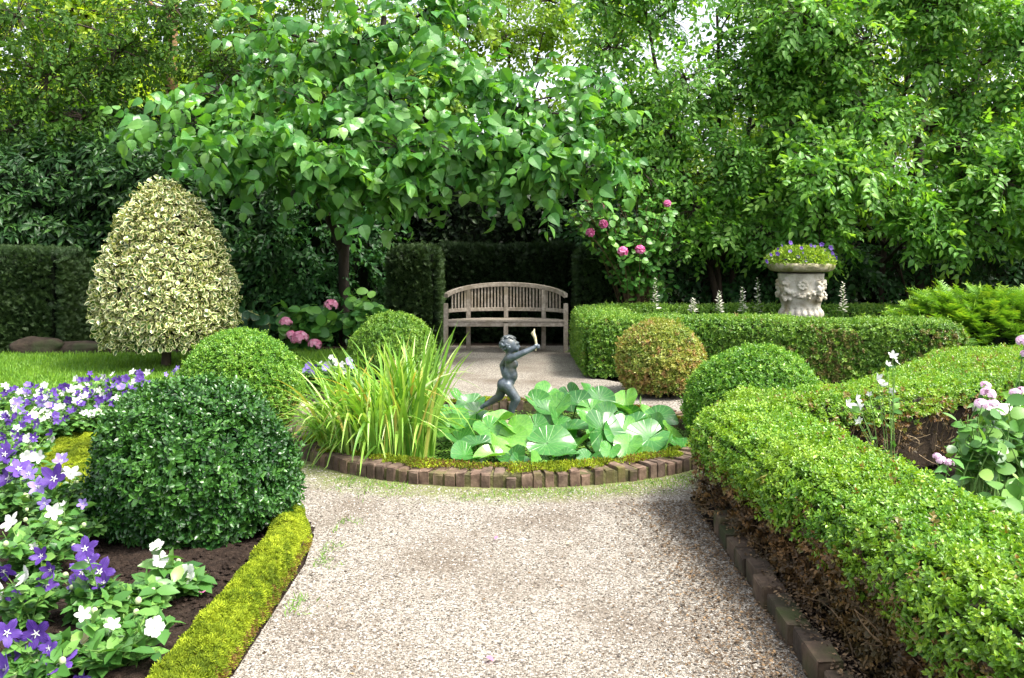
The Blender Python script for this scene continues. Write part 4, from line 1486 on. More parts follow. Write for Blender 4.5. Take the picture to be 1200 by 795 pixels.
# ------------------------------------------------------------------ tall grass clump at the pond's left end
def grass_clump():
    org = np.array([-1.0, 6.35, 0])
    root = thing('sedge_clump', 'tall yellow green grass clump arching over the pond rim', 'ornamental grass', org)
    n, K = 620, 10
    a = R.uniform(0, 6.28, n)
    r = np.sqrt(R.random(n))
    base = np.stack([-.95 + .40 * r * np.cos(a), 6.35 + .38 * r * np.sin(a), np.full(n, .0)], 1)
    right = np.clip((base[:, 0] + .97) / .38, -1, 1)
    az = np.arctan2(.9 * (base[:, 1] - 6.4) + R.normal(size=n) * .45 - .12, (base[:, 0] + .90) * 1.2 + R.normal(size=n) * .34 - .05)
    ln = R.uniform(.52, .90, n) + .13 * right
    tau = np.abs(R.normal(.17, .13, n)) * (1 - .45 * np.clip(right, 0, 1))
    curl = R.uniform(.25, 1.5, n) * (1.15 - .5 * right)
    kink = np.where(R.random(n) < .3, R.integers(4, 8, n), 99)
    p = base.copy()
    pts = [p]
    for i in range(1, K):
        f = i / (K - 1)
        ang = tau + curl * f ** 1.8 + np.where(i >= kink, 1.25, 0)
        ang = np.minimum(ang, 2.75)
        stp = (ln / (K - 1))[:, None] * np.stack([np.sin(ang) * np.cos(az), np.sin(ang) * np.sin(az), np.cos(ang)], 1)
        p = p + stp
        p = np.maximum(p, [-99, -99, .012])
        pts.append(p)
    P = np.stack(pts, 1)
    tw = R.normal(size=n) * .6
    side = np.stack([-np.sin(az + tw), np.cos(az + tw), 0 * az], 1)
    w = R.uniform(.007, .0155, n)[:, None] * np.array([.7, .9, 1, 1, .97, .92, .82, .65, .42, .05])[None]
    L_ = P - side[:, None] * w[..., None]
    R_ = P + side[:, None] * w[..., None]
    Mid = P.copy()
    Mid[..., 2] -= w * .35
    V = np.stack([L_, Mid, R_], 2).reshape(-1, 3)
    i = (np.arange(n) * K * 3)[:, None] + (np.arange(K - 1) * 3)[None]
    Q = np.stack([np.stack([i, i + 1, i + 4, i + 3], -1), np.stack([i + 1, i + 2, i + 5, i + 4], -1)], 2).reshape(-1, 4)
    rn = np.clip(R.normal(.45, .25, n), 0, 1)
    rnd = np.repeat(rn, (K - 1) * 2)
    dry = np.where(R.random(n) < .05, R.uniform(.5, 1, n), 0)
    dr = np.repeat(dry, (K - 1) * 2)
    part('blades', mesh('blades', V - org, [Q], dict(rnd=rnd, dry=dr), smooth=True), M['blade'], root)


grass_clump()

# ------------------------------------------------------------------ big water leaves
def pad_mat():
    m, nt, out = new_mat('water_leaf')
    L = nt.links.new
    tc = N(nt, 'ShaderNodeTexCoord')
    gr = N(nt, 'ShaderNodeTexGradient', gradient_type='RADIAL')
    L(tc.outputs['Object'], gr.inputs['Vector'])
    mu = N(nt, 'ShaderNodeMath', operation='MULTIPLY')
    mu.inputs[1].default_value = 17
    L(gr.outputs['Fac'], mu.inputs[0])
    fr = N(nt, 'ShaderNodeMath', operation='PINGPONG')
    fr.inputs[1].default_value = .5
    L(mu.outputs[0], fr.inputs[0])
    mr = N(nt, 'ShaderNodeMapRange')
    mr.inputs[1].default_value, mr.inputs[2].default_value = .0, .09
    mr.inputs[3].default_value, mr.inputs[4].default_value = 1.0, 0.0
    L(fr.outputs[0], mr.inputs[0])
    nz = N(nt, 'ShaderNodeTexNoise', Scale=7.0, Detail=4.0)
    L(tc.outputs['Object'], nz.inputs['Vector'])
    oi = N(nt, 'ShaderNodeObjectInfo')
    ad = N(nt, 'ShaderNodeMath', operation='ADD')
    L(nz.outputs['Fac'], ad.inputs[0])
    L(oi.outputs['Random'], ad.inputs[1])
    col = ramp(nt, [(.22, (.018, .095, .018)), (.65, (.055, .215, .034)), (1, (.17, .38, .055))], None)
    hf = N(nt, 'ShaderNodeMath', operation='MULTIPLY')
    hf.inputs[1].default_value = .62
    L(ad.outputs[0], hf.inputs[0])
    L(hf.outputs[0], col.inputs[0])
    m05 = N(nt, 'ShaderNodeMath', operation='MULTIPLY')
    m05.inputs[1].default_value = .6
    L(mr.outputs[0], m05.inputs[0])
    c = mix(nt, m05.outputs[0], col.outputs[0], (.22, .38, .12))
    p = N(nt, 'ShaderNodeBsdfPrincipled', Roughness=.3)
    p.inputs['Specular IOR Level'].default_value = .65
    p.inputs['Coat Weight'].default_value = .10
    p.inputs['Coat Roughness'].default_value = .3
    L(c, p.inputs['Base Color'])
    b = N(nt, 'ShaderNodeBump', Strength=.35, Distance=.01)
    L(mr.outputs[0], b.inputs['Height'])
    b.invert = True
    L(b.outputs[0], p.inputs['Normal'])
    t = N(nt, 'ShaderNodeBsdfTranslucent')
    L(mix(nt, 1.0, c, (1.5, 1.5, .5), 'MULTIPLY'), t.inputs['Color'])
    ms = N(nt, 'ShaderNodeMixShader')
    ms.inputs[0].default_value = .3
    L(p.outputs[0], ms.inputs[1])
    L(t.outputs[0], ms.inputs[2])
    L(ms.outputs[0], out.inputs[0])
    return m


M['pad'] = pad_mat()


def pad_mesh(seed, fold):
    rg = np.random.default_rng(seed)
    nt_, nr_ = 40, 8
    th = np.linspace(-math.pi * .975, math.pi * .975, nt_)       # notch at -y
    # rounded heart, tip at +y
    ro = (1 + .13 * np.cos(th) + .06 * np.cos(2 * th) + .10 * np.exp(-(th / .22) ** 2)) * (1 - .18 * np.exp(-((np.abs(th) - math.pi) / .25) ** 2))
    rs = np.linspace(.03, 1, nr_)
    ph = rg.uniform(0, 6.28, 3)
    V = []
    for r in rs:
        x = r * ro * np.sin(th) * .92
        y = r * ro * np.cos(th)
        z = fold * np.abs(x) ** 1.3 + .10 * r ** 2 - .22 * np.maximum(y, 0) ** 2.2 + r ** 3 * .06 * (np.sin(3 * th + ph[0]) + .7 * np.sin(5 * th + ph[1]))
        V.append(np.stack([x, y, z], 1))
    V = np.stack(V, 0).reshape(-1, 3)
    i = (np.arange(nr_ - 1)[:, None] * nt_ + np.arange(nt_ - 1)[None]).ravel()
    Q = np.stack([i, i + nt_, i + nt_ + 1, i + 1], 1)
    me = mesh('leaf', V, [Q], smooth=True)
    me.materials.append(M['pad'])
    return me


PM = [pad_mesh(i, f) for i, f in enumerate((.15, .3, .5, .2, .65, .1))]
lil_org = np.array([.45, 6.6, 0])
lil = thing('water_plant', 'mass of broad glossy green water leaves on stalks filling the pond', 'water plant', lil_org)
pads = [(603, 499, 6.45, 40), (588, 492, 6.6, 36), (628, 470, 7.3, 34), (559, 481, 7.0, 30), (573, 501, 6.45, 40), (546, 497, 6.6, 34), (641, 518, 6.2, 50), (666, 503, 6.45, 42), (707, 503, 6.35, 54), 
        (652, 475, 7.0, 44), (676, 470, 7.1, 40), (693, 478, 6.95, 36), (703, 464, 7.3, 34), (722, 476, 7.0, 36), (744, 492, 6.7, 42), (759, 497, 6.75, 36), (730, 497, 6.6, 32), (600, 534, 6.0, 36),
        (616, 546, 5.9, 40), (661, 532, 6.0, 28), (737, 520, 6.2, 36), (762, 512, 6.4, 52), (778, 524, 6.25, 48), (789, 509, 6.6, 38), (560, 519, 6.2, 38), (546, 533, 6.0, 36), (531, 482, 6.8, 34), (538, 516, 6.3, 34),
        (553, 470, 7.2, 32), (640, 460, 7.6, 30), (668, 461, 7.6, 30), (733, 466, 7.4, 32), (690, 492, 6.75, 36), (627, 497, 6.7, 34),
        (770, 486, 7.1, 34), (752, 477, 7.3, 30), (655, 490, 6.8, 36), (583, 520, 6.15, 34), (800, 522, 6.4, 40), (748, 534, 6.05, 36), (530, 500, 6.55, 30), (713, 487, 6.8, 34), (598, 512, 6.3, 36), (684, 516, 6.25, 38), (722, 508, 6.4, 40), (576, 533, 6.0, 30), (632, 541, 5.95, 30), (690, 536, 6.0, 28), (553, 485, 6.9, 32), (640, 478, 7.0, 34), (706, 490, 6.9, 36), (735, 483, 7.0, 34), (765, 500, 6.7, 36), (715, 527, 6.1, 26), (655, 508, 6.5, 36), (538, 466, 7.3, 30), (692, 455, 7.7, 28)]
for i, (px, py, D, w) in enumerate(pads):
    p = at(px, py, D)
    dz = .045 if py < 500 else .02
    p = at(px, py + dz * .8 * F / D * .5, D)
    p[2] = max(p[2], .04)
    low = p[2] < .09
    nrmv = Vector((random.gauss(.0, .42), random.gauss(-.38, .34) * (.25 if low else 1), random.uniform(.65, .95)))
    o = bpy.data.objects.new('leaf', PM[random.randrange(len(PM))])
    COL.objects.link(o)
    o.parent = lil
    # tip hangs outwards and towards the viewer
    nv = nrmv.normalized()
    tip = Vector((random.gauss(0, .7), random.gauss(-.55, .5), -.2))
    tip = (tip - nv * tip.dot(nv)).normalized()
    xx = tip.cross(nv)
    Mx = Matrix((xx, tip, nv)).transposed()
    sc_ = w / F * D / 2 * 1.12
    o.rotation_euler = Mx.to_euler()
    o.scale = (sc_ * random.uniform(.9, 1.05), sc_ * random.uniform(.95, 1.1), sc_)
    o.location = [float(v) for v in p - lil_org]
    # stalk as a sub-part, in the leaf's own space
    foot = Vector((p[0] + random.gauss(0, .07), p[1] + abs(random.gauss(.1, .06)), -.01)) - Vector(p)
    W = (Mx.to_4x4() @ Matrix.Diagonal((*o.scale, 1)))
    inv = W.inverted()
    pts_ = bez(np.array([[0, 0, -.004]]), np.array([[foot.x * .2, foot.y * .6, foot.z * .3]]), np.array([list(foot)]), 6)[0]
    V, Q = tubes([pts_], [np.linspace(.006, .009, 6)], 6)
    V = np.array([list(inv @ Vector(v)) for v in V])
    me_ = mesh('stalk', V, [Q], smooth=True)
    me_.materials.append(M['stem'])
    s_ = bpy.data.objects.new('stalk', me_)
    COL.objects.link(s_)
    s_.parent = o

# ------------------------------------------------------------------ holly cone
def holly():
    org = np.array([-4.17, 10.8, 0])
    root = thing('holly_tree', 'cream and green variegated holly clipped to a cone on the lawn', 'holly tree', org)
    # cone profile
    zs = np.array([.16, .30, .5, .84, 1.1, 1.36, 1.6, 1.87, 2.1, 2.27, 2.36])
    rs = np.array([.48, .68, .78, .80, .75, .66, .56, .44, .31, .18, .06])
    K = 40
    t = np.linspace(0, 2 * np.pi, K, endpoint=False)
    def shell_(ins):
        V = np.stack([np.stack([np.maximum(r - ins, .02) * np.cos(t), np.maximum(r - ins, .02) * np.sin(t), np.full(K, z - (ins if z > 1.9 else -ins * .3))], 1) for r, z in zip(rs, zs)], 0)
        n = len(zs)
        i = np.arange(n - 1)[:, None] * K + np.arange(K)[None]
        j = np.arange(n - 1)[:, None] * K + (np.arange(K)[None] + 1) % K
        T = np.concatenate([np.stack([i, j, j + K], -1).reshape(-1, 3), np.stack([i, j + K, i + K], -1).reshape(-1, 3)])
        return V.reshape(-1, 3) + org, T
    V, T = shell_(.26)
    part('branches', mesh('branches', V - org, [T]), M['core'], root)
    # five-column leaf so that the margin is a face of its own
    V5, Q5, ed = [], [], []
    ys, ws = [0, .3, .68, 1], [.06, .40, .36, .05]
    for y, w in zip(ys, ws):
        for s_ in (-1, -.66, 0, .66, 1):
            V5.append((s_ * w, y, .3 * abs(s_) * w - .2 * y * y + (.06 if abs(s_) == 1 and y in (.3,) else 0)))
    for i in range(3):
        for j in range(4):
            q = i * 5 + j
            Q5.append((q, q + 1, q + 6, q + 5)); ed.append(1.0 if j in (0, 3) else 0.0)
    V, T = shell_(.10)
    P, Nn = sample(V, T, 1250)
    n = len(P)
    off = R.random(n) ** .8 * .17 - .06 + .045 * snoise(P, 3.5)
    P = P + Nn * off[:, None]
    g = Geo()
    for rep in range(2):
        d = nrm(Nn * .6 + [0, 0, -.1] + R.normal(size=(n, 3)) * .75)
        nn = Nn * .8 + [0, 0, .5] + R.normal(size=(n, 3)) * .6
        full = np.clip(.5 + .3 * R.normal(size=n), 0, 1)
        scatter(g, (np.array(V5), np.array(Q5)), P + R.normal(size=(n, 3)) * .02, d, nn, R.uniform(.042, .078, n), full, edge=np.array(ed))
    # ragged skirt, thinner
    part('crown', g.mesh('crown', org), M['holly'], root)
    g = Geo()
    V, Q = tubes([[org + [0, 0, -.02], org + [.01, 0, .3], org + [-.01, .02, .8], org + [0, 0, 1.6]]], [[.065, .055, .045, .02]], 8)
    g.add(V, Q)
    part('trunk', g.mesh('trunk', org, smooth=True), M['bark'], root)


holly()

# ------------------------------------------------------------------ trees and shrubs
def woody(name, label, cat, base, trunks, blobs, tpl, lsize, per, mat, bark='bark', spread=.16, droop=-.25, face=.5, up=.6, group=None, twig_r=.010, cl=.5, rj=.45, dirj=.5, limb_r=.5, limb_bark=None):
    """trunks: list of (points, r0, r1); blobs: (centre, radii, clusters)"""
    base = np.asarray(base, float)
    root = thing(name, label, cat, base, group)
    gt = Geo()
    nodes, nrad = [], []
    for pts, r0, r1 in trunks:
        p = resample(sm(np.array(pts, float), 2), 14)
        rr_ = np.linspace(r0, r1, 14)
        V, Q = tubes(p[None], rr_[None], 9)
        V = V + (snoise(V, 6) * .12)[:, None] * np.repeat(rr_, 9)[:, None] * nrm(R.normal(size=V.shape)) * .5
        gt.add(V, Q)
        nodes.append(p[3:]); nrad.append(rr_[3:])
    nodes = np.concatenate(nodes); nrad = np.concatenate(nrad)
    limb_nodes = [nodes]
    gb = Geo()
    P_all, D_all = [], []
    for c, rad, ncl in blobs:
        c, rad = np.asarray(c, float), np.asarray(rad, float)
        w = np.linalg.norm(nodes - c, axis=1) + 2.0 * np.maximum(0, nodes[:, 2] - (c[2] - .3))
        i = int(np.argmin(w))
        p0 = nodes[i]
        mid = (p0 + c) / 2 + [0, 0, .12 * np.linalg.norm(c - p0)] + R.normal(size=3) * .12
        lp = bez(p0[None], mid[None], c[None], 9)[0]
        r0 = min(nrad[i] * .7, .055) * limb_r * 2
        V, Q = tubes(lp[None], np.linspace(r0, max(.008, r0 * .25), 9)[None], 6)
        gb.add(V, Q)
        # clusters
        d = rand_dir(ncl)
        rad_f = R.random(ncl) ** (1 / 2.4)
        C = c + d * rad * rad_f[:, None]
        C += (snoise(C, 1.3) * .25)[:, None] * d * rad
        src = lp[3:]
        k = np.argmin(np.linalg.norm(C[:, None] - src[None], axis=2), axis=1)
        s0 = src[k] * 1.0
        md = (s0 + C) / 2 + R.normal(size=C.shape) * .06 + [0, 0, .05]
        tw = bez(s0, md, C, 5)
        V, Q = tubes(tw, np.tile(np.linspace(twig_r, twig_r * .3, 5), (ncl, 1)), 3)
        gb.add(V, Q)
        t = R.uniform(.45, 1.0, (ncl, per))
        f = t * 4
        ii = np.minimum(f.astype(int), 3)
        ww = (f - ii)[..., None]
        r_ = np.arange(ncl)[:, None]
        P = tw[r_, ii] * (1 - ww) + tw[r_, ii + 1] * ww
        P = P + R.normal(size=P.shape) * spread * np.array([1, 1, .7])
        od = nrm(C - c)
        D_all.append(np.repeat(od, per, 0)); P_all.append(P.reshape(-1, 3))
        if per:
            pass
    part('trunk', gt.mesh('trunk', base, smooth=True), M[bark], root)
    part('branches', gb.mesh('branches', base), M[limb_bark or bark], root)
    P = np.concatenate(P_all); od = np.concatenate(D_all)
    n = len(P)
    d = nrm(od * .7 + [0, -.1, droop] + R.normal(size=(n, 3)) * dirj)
    nn = np.array([0, -face, up]) + od * .35 + R.normal(size=(n, 3)) * rj
    cr = np.repeat(np.clip(R.normal(.5, .32, n // per), 0, 1), per)
    rnd = np.clip(cl * cr + (1 - cl) * (.5 + .28 * R.normal(size=n)), 0, 1)
    g = Geo()
    if isinstance(tpl, list):
        scatter_multi(g, tpl, P, d, nn, lsize * R.uniform(.6, 1.25, n), rnd)
    else:
        scatter(g, tpl, P, d, nn, lsize * R.uniform(.6, 1.25, n), rnd)
    part('crown', g.mesh('crown', base), M[mat], root)
    return root


def B(px, py, D, rx, ry, rz, n):
    return (at(px, py, D), (rx, ry, rz), n)


# large-leaved tree over the hydrangeas
def fill(x0, x1, y0, y1, D0, D1, nb, r, ncl, keep=None):
    out, tries = [], 0
    while len(out) < nb and tries < 4000:
        tries += 1
        px, py = random.uniform(x0, x1), random.uniform(y0, y1)
        if keep and random.random() > keep(px, py):
            continue
        D = random.uniform(D0, D1)
        q = random.uniform(.75, 1.3) * r
        out.append(B(px, py, D, q * 1.15, q, q * random.uniform(.6, 1), int(ncl * random.uniform(.7, 1.3))))
    return out


woody('large_leaved_tree', 'large leaved tree with broad drooping bluish green leaves arching over the bench', 'tree', gp(404, 404),
      [([gp(404, 404), at(403, 340, 13.2), at(402, 285, 13.0), at(412, 245, 12.6), at(425, 190, 12.2), at(440, 110, 12.2), at(450, 20, 12.3)], .09, .04),
       ([at(403, 300, 13.1), at(390, 262, 12.7), at(365, 225, 12.0), at(330, 200, 11.4)], .07, .03),
       ([at(412, 245, 12.6), at(470, 205, 12.0), at(535, 165, 11.4), at(600, 130, 11.0)], .06, .025)],
      [B(285, 169, 11.0, 0.65, 0.60, 0.36, 30), B(345, 179, 10.9, 0.60, 0.60, 0.40, 34), B(410, 184, 10.8, 0.65, 0.60, 0.36, 34), B(470, 174, 10.8, 0.65, 0.60, 0.40, 37), B(530, 179, 10.9, 0.60, 0.60, 0.34, 30), B(595, 184, 10.9, 0.65, 0.50, 0.32, 32), B(655, 174, 11.0, 0.50, 0.50, 0.34, 25),
       B(380, 130, 11.3, 0.75, 0.70, 0.50, 37), B(460, 120, 11.3, 0.70, 0.70, 0.50, 34), B(340, 80, 11.6, 0.60, 0.70, 0.50, 19), B(420, 50, 11.6, 0.75, 0.70, 0.55, 30), B(640, 135, 11.3, 0.60, 0.60, 0.40, 19), B(565, 140, 11.2, 0.50, 0.60, 0.30, 16),
       B(215, 144, 11.6, 0.60, 0.50, 0.26, 10), B(165, 150, 11.8, 0.35, 0.40, 0.15, 6), B(430, 228, 10.9, 0.45, 0.40, 0.16, 8), B(500, 30, 11.8, 0.50, 0.60, 0.35, 10), B(640, 213, 11.0, 0.50, 0.40, 0.14, 6), B(265, 199, 10.9, 0.40, 0.40, 0.15, 6), B(500, 218, 10.9, 0.50, 0.40, 0.12, 6), B(690, 144, 11.2, 0.30, 0.40, 0.35, 8)]
      + [B(255, 105, 11.6, .5, .5, .3, 14), B(305, 35, 11.9, .5, .5, .35, 13), B(545, 80, 11.6, .5, .5, .25, 13), B(590, 105, 11.4, .5, .5, .25, 13), B(700, 115, 11.5, .4, .5, .3, 11), B(705, 190, 11.3, .35, .4, .3, 11), B(520, -5, 12.0, .6, .5, .3, 14)],
      SPR_LIME, .44, 2, 'lime', bark='bark_dark', spread=.13, droop=-.35, face=.5, up=.7, cl=.35, rj=.4, dirj=.45)

# slender multi-stemmed tree right of centre
woody('slender_tree', 'airy multi stemmed tree with small bright leaves and sky showing through', 'tree', gp(845, 400),
      [([gp(845, 400), at(838, 330, 13.6), at(815, 260, 13.4), at(795, 190, 13.2), at(770, 90, 13.2), at(755, 0, 13.2)], .06, .02),
       ([gp(852, 400), at(862, 300, 13.8), at(870, 200, 13.8), at(885, 100, 13.8), at(895, 0, 13.8)], .06, .02),
       ([gp(848, 400), at(842, 320, 13.7), at(835, 240, 13.4), at(845, 130, 13.3), at(840, 10, 13.3)], .05, .02)],
      fill(690, 960, 150, 275, 12.5, 13.2, 22, .42, 34, lambda x, y: 0 if x < 790 and y > 215 else 1) + fill(680, 970, -30, 150, 12.6, 13.4, 27, .48, 34, lambda x, y: .5 if x < 850 and y > 20 else 1),
      SPR_SMALL, .33, 2, 'shrubtree', spread=.10, droop=-.2, face=.4, up=.75, cl=.65, rj=.4, dirj=.5)

# broad tree at the right
woody('spreading_tree', 'broad tree with bright green leaves and dark crooked limbs at the far right', 'tree', gp(1085, 398),
      [([gp(1085, 398), at(1080, 330, 14.2), at(1072, 250, 14.2), at(1078, 160, 14.2), at(1082, 60, 14.2), at(1085, -40, 14.2)], .11, .05),
       ([gp(1110, 398), at(1112, 290, 14.4), at(1120, 180, 14.4), at(1140, 100, 14.2), at(1165, 20, 14.1)], .09, .04),
       ([gp(1030, 398), at(1035, 300, 14.3), at(1044, 200, 14.2), at(1060, 110, 14.0)], .05, .03)],
      fill(930, 1290, -60, 90, 12.0, 13.0, 20, .5, 40) + fill(930, 1290, 90, 180, 12.0, 13.0, 12, .42, 38, lambda x, y: .25 if 1040 < x < 1130 else 1) + fill(950, 1270, 175, 270, 11.5, 12.4, 19, .42, 38),
      SPR_SMALL, .37, 2, 'shrubtree', spread=.10, droop=-.25, face=.4, up=.75, cl=.65, rj=.4, dirj=.5)

# trees of the middle distance that close the gaps
b0 = np.array([-1.6, 16.8, 0])
woody('hazel_tree', 'leafy bush tree filling the gap behind the large leaved tree', 'tree', b0, [([b0, b0 + [0, 0, 1.5], b0 + [.2, 0, 3.2]], .09, .05), ([b0, b0 + [.8, 0, 1.6], b0 + [1.6, 0, 3.0]], .07, .04), ([b0, b0 + [-1, 0, 1.6], b0 + [-2, 0, 3.2]], .07, .04)],
      fill(240, 720, 90, 230, 15.6, 17, 24, .75, 60) + fill(330, 720, -30, 100, 15.8, 17, 20, .55, 40, lambda x, y: .75 if 500 < x < 600 else 1),
      SPR_SMALL, .40, 2, 'hazel', spread=.18, droop=-.2, face=.4, up=.7, cl=.5, rj=.45)
b0 = np.array([5.2, 17.0, 0])
woody('hazel_tree', 'leafy bush tree filling the gap behind the slender and spreading trees', 'tree', b0, [([b0, b0 + [0, 0, 1.5], b0 + [.2, 0, 3.4]], .09, .05), ([b0, b0 + [1.5, 0, 1.6], b0 + [3, 0, 3.6]], .08, .04), ([b0, b0 + [-1, 0, 1.6], b0 + [-2, 0, 2.6]], .07, .04)],
      fill(880, 1270, -60, 120, 15.2, 17, 16, .6, 30) + fill(700, 1260, 120, 240, 15.0, 16.6, 20, .65, 46, lambda x, y: .45 if x < 850 else 1),
      SPR_SMALL, .40, 2, 'hazel', spread=.18, droop=-.2, face=.4, up=.7, cl=.5, rj=.45)

# understory along the right
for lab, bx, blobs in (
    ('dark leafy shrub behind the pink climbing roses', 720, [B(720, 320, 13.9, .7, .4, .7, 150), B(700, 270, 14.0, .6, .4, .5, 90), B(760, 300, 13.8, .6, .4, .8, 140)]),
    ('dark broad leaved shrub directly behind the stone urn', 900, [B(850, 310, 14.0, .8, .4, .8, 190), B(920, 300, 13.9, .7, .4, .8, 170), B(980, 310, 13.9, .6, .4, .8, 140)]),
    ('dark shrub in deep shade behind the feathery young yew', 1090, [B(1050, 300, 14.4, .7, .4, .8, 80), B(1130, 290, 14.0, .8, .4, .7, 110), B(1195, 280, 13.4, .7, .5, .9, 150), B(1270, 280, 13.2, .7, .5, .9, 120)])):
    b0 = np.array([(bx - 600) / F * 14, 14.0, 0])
    woody('shade_shrub', lab, 'shrub', b0, [([b0, b0 + [.05, 0, .6], b0 + [0, 0, 1.3]], .035, .02), ([b0, b0 + [.3, 0, .5], b0 + [.6, 0, 1.2]], .03, .015), ([b0, b0 + [-.3, 0, .5], b0 + [-.5, 0, 1.2]], .03, .015)], blobs, SPR_SMALL, .40, 1, 'under', spread=.1, droop=-.2, face=.55, up=.65, rj=.35, group='shade shrubs under the trees')

# laurel thickets on the left
def thicket(name, label, poly, z1, mat, tpl, lsize, dens, group=None, lump=.25, cat='evergreen shrub', core='core_dark'):
    poly = np.asarray(poly, float)
    org = np.array([poly[:, 0].mean(), poly[:, 1].mean(), 0.0])
    root = thing(name, label, cat, org, group)
    V, T = prism_core(poly, .0, z1, .35, .5)
    part('branches', mesh('branches', V - org, [T]), M[core], root)
    P, Nn = sample(V, T, dens)
    k = Nn[:, 1] < .6
    P, Nn = P[k], Nn[k]
    n = len(P)
    P = P + Nn * (.12 + lump * snoise(P, 1.2) + R.random(n) * .2)[:, None]
    d = nrm(Nn * .5 + [0, 0, -.15] + R.normal(size=(n, 3)) * .6)
    nn = Nn * .5 + [0, 0, .7] + R.normal(size=(n, 3)) * .5
    g = Geo()
    rn_ = np.clip(.5 + .3 * R.normal(size=n), 0, 1)
    if isinstance(tpl, list):
        scatter_multi(g, tpl, P, d, nn, lsize * R.uniform(.7, 1.2, n), rn_)
    else:
        scatter(g, tpl, P, d, nn, lsize * R.uniform(.6, 1.25, n), rn_)
    part('crown', g.mesh('crown', org), M[mat], root)
    return root


thicket('laurel_hedge', 'tall glossy dark laurel behind the holly cone', [(-8.6, 13.9), (-3.4, 13.7), (-3.2, 14.8), (-8.6, 15)], 2.7, 'laurel', SPR_LAUREL, .30, 190, lump=.3)
thicket('laurel_hedge', 'lower dark evergreen between the laurel and the large leaved tree', [(-4.0, 13.5), (-2.3, 13.6), (-2.3, 14.3), (-4.0, 14.3)], 1.9, 'under', SPR_SMALL, .36, 110, lump=.2)
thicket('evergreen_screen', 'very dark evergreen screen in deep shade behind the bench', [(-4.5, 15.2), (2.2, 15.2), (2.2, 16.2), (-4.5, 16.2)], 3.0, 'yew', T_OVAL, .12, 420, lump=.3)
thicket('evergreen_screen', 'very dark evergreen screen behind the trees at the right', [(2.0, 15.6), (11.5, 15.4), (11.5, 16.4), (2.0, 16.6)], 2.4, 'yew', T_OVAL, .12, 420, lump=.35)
thicket('evergreen_screen', 'dark evergreen screen beyond the laurel at the far left', [(-13, 15.0), (-4.0, 15.6), (-4.0, 16.6), (-13, 16.4)], 3.4, 'laurel', SPR_LAUREL, .30, 150, lump=.4)

# overhanging fine-leaved tree at the upper left
woody('overhanging_tree', 'tall tree with an orange brown trunk and dark fine foliage at the upper left', 'tree', gp(205, 385),
      [([gp(205, 385), at(204, 250, 16.6), at(203, 150, 16.6), at(200, 60, 16.6), at(205, -60, 16.6)], .13, .10),
       ([at(203, 30, 16.6), at(150, -20, 15.5), at(100, -40, 14.8)], .05, .02), ([at(203, 20, 16.6), at(260, -20, 15.2), at(330, -40, 14.6)], .05, .02)],
      [B(60, 90, 14.6, 1.1, .8, .9, 82), B(140, 60, 14.8, 1.0, .8, .8, 71), B(255, 80, 14.8, .9, .7, .8, 66), B(310, 60, 15.0, .8, .7, .8, 49), B(20, 20, 14.4, 1.1, .8, .8, 60), B(200, 10, 14.9, 1.2, .8, .6, 66),
       B(100, 140, 14.7, 1.0, .7, .5, 49), B(290, 130, 15.2, .7, .6, .5, 33), B(20, 150, 14.5, .8, .7, .6, 44), B(340, -10, 15.0, 1.0, .8, .5, 33), B(-50, 80, 14.2, 1.0, 1, 1.2, 49)],
      SPR_FINE, .47, 2, 'overhang', bark='bark_orange', limb_bark='bark', spread=.22, droop=-.55, face=.3, up=.6, cl=.5, limb_r=.25)

# sunlit trees far behind
for i, (lab, px, D, bl_) in enumerate((
    ('sunlit yellow green tree far behind the upper left foliage', 80, 21, [(0, 5.0, 1.9, 1.4, 330), (-2.2, 4.6, 1.8, 1.5, 300), (1.8, 4.4, 1.7, 1.5, 260), (.3, 6.9, 2.2, 1.4, 260), (-2.6, 7, 1.8, 1.4, 200)]),
    ('sunlit yellow green tree far behind the orange trunk', 250, 23, [(0, 5.0, 2.0, 1.6, 280), (-1.8, 6.2, 1.8, 1.5, 200), (1.8, 4.6, 1.7, 1.6, 240), (.5, 7.4, 1.8, 1.2, 160)]),
    ('sunlit tree far behind the large leaved tree', 440, 27, [(0, 4.4, 2.0, 1.5, 260), (-1.8, 5.6, 1.6, 1.4, 180), (1.6, 4.0, 1.6, 1.2, 200)]),
    ('low sunlit tree far behind the bench', 620, 28, [(0, 3.6, 2.0, 1.4, 220), (2.2, 3.4, 1.6, 1.2, 180)]),
    ('pale sunlit tree far behind the slender tree', 880, 27, [(-1.6, 3.4, 1.8, 1.3, 150), (1.2, 4.6, 2.0, 1.8, 260), (2.6, 6.6, 2.0, 1.6, 180)]),
    ('sunlit tree far behind the crooked dark limbs', 1110, 26, [(0, 4.8, 2.2, 1.8, 260), (-2.2, 6.0, 1.8, 1.6, 180), (2.2, 5.4, 2.0, 1.8, 220), (0, 8, 2.2, 1.6, 180)]))):
    b0 = np.array([(px - 600) / F * D, D, 0])
    woody('sunlit_tree', lab, 'tree', b0, [([b0, b0 + [.1, 0, 2], b0 + [0, 0, 4.5]], .2, .1)], [(b0 + [x, 0, z], (rx, 1.4, rz), n_) for x, z, rx, rz, n_ in bl_], T_OVAL, .20, 8, 'sunlit', spread=.3, droop=-.2, face=.3, up=.6, group='sunlit trees beyond the garden', twig_r=.02)
b0 = np.array([(906 - 600) / F * 19, 19, 0])
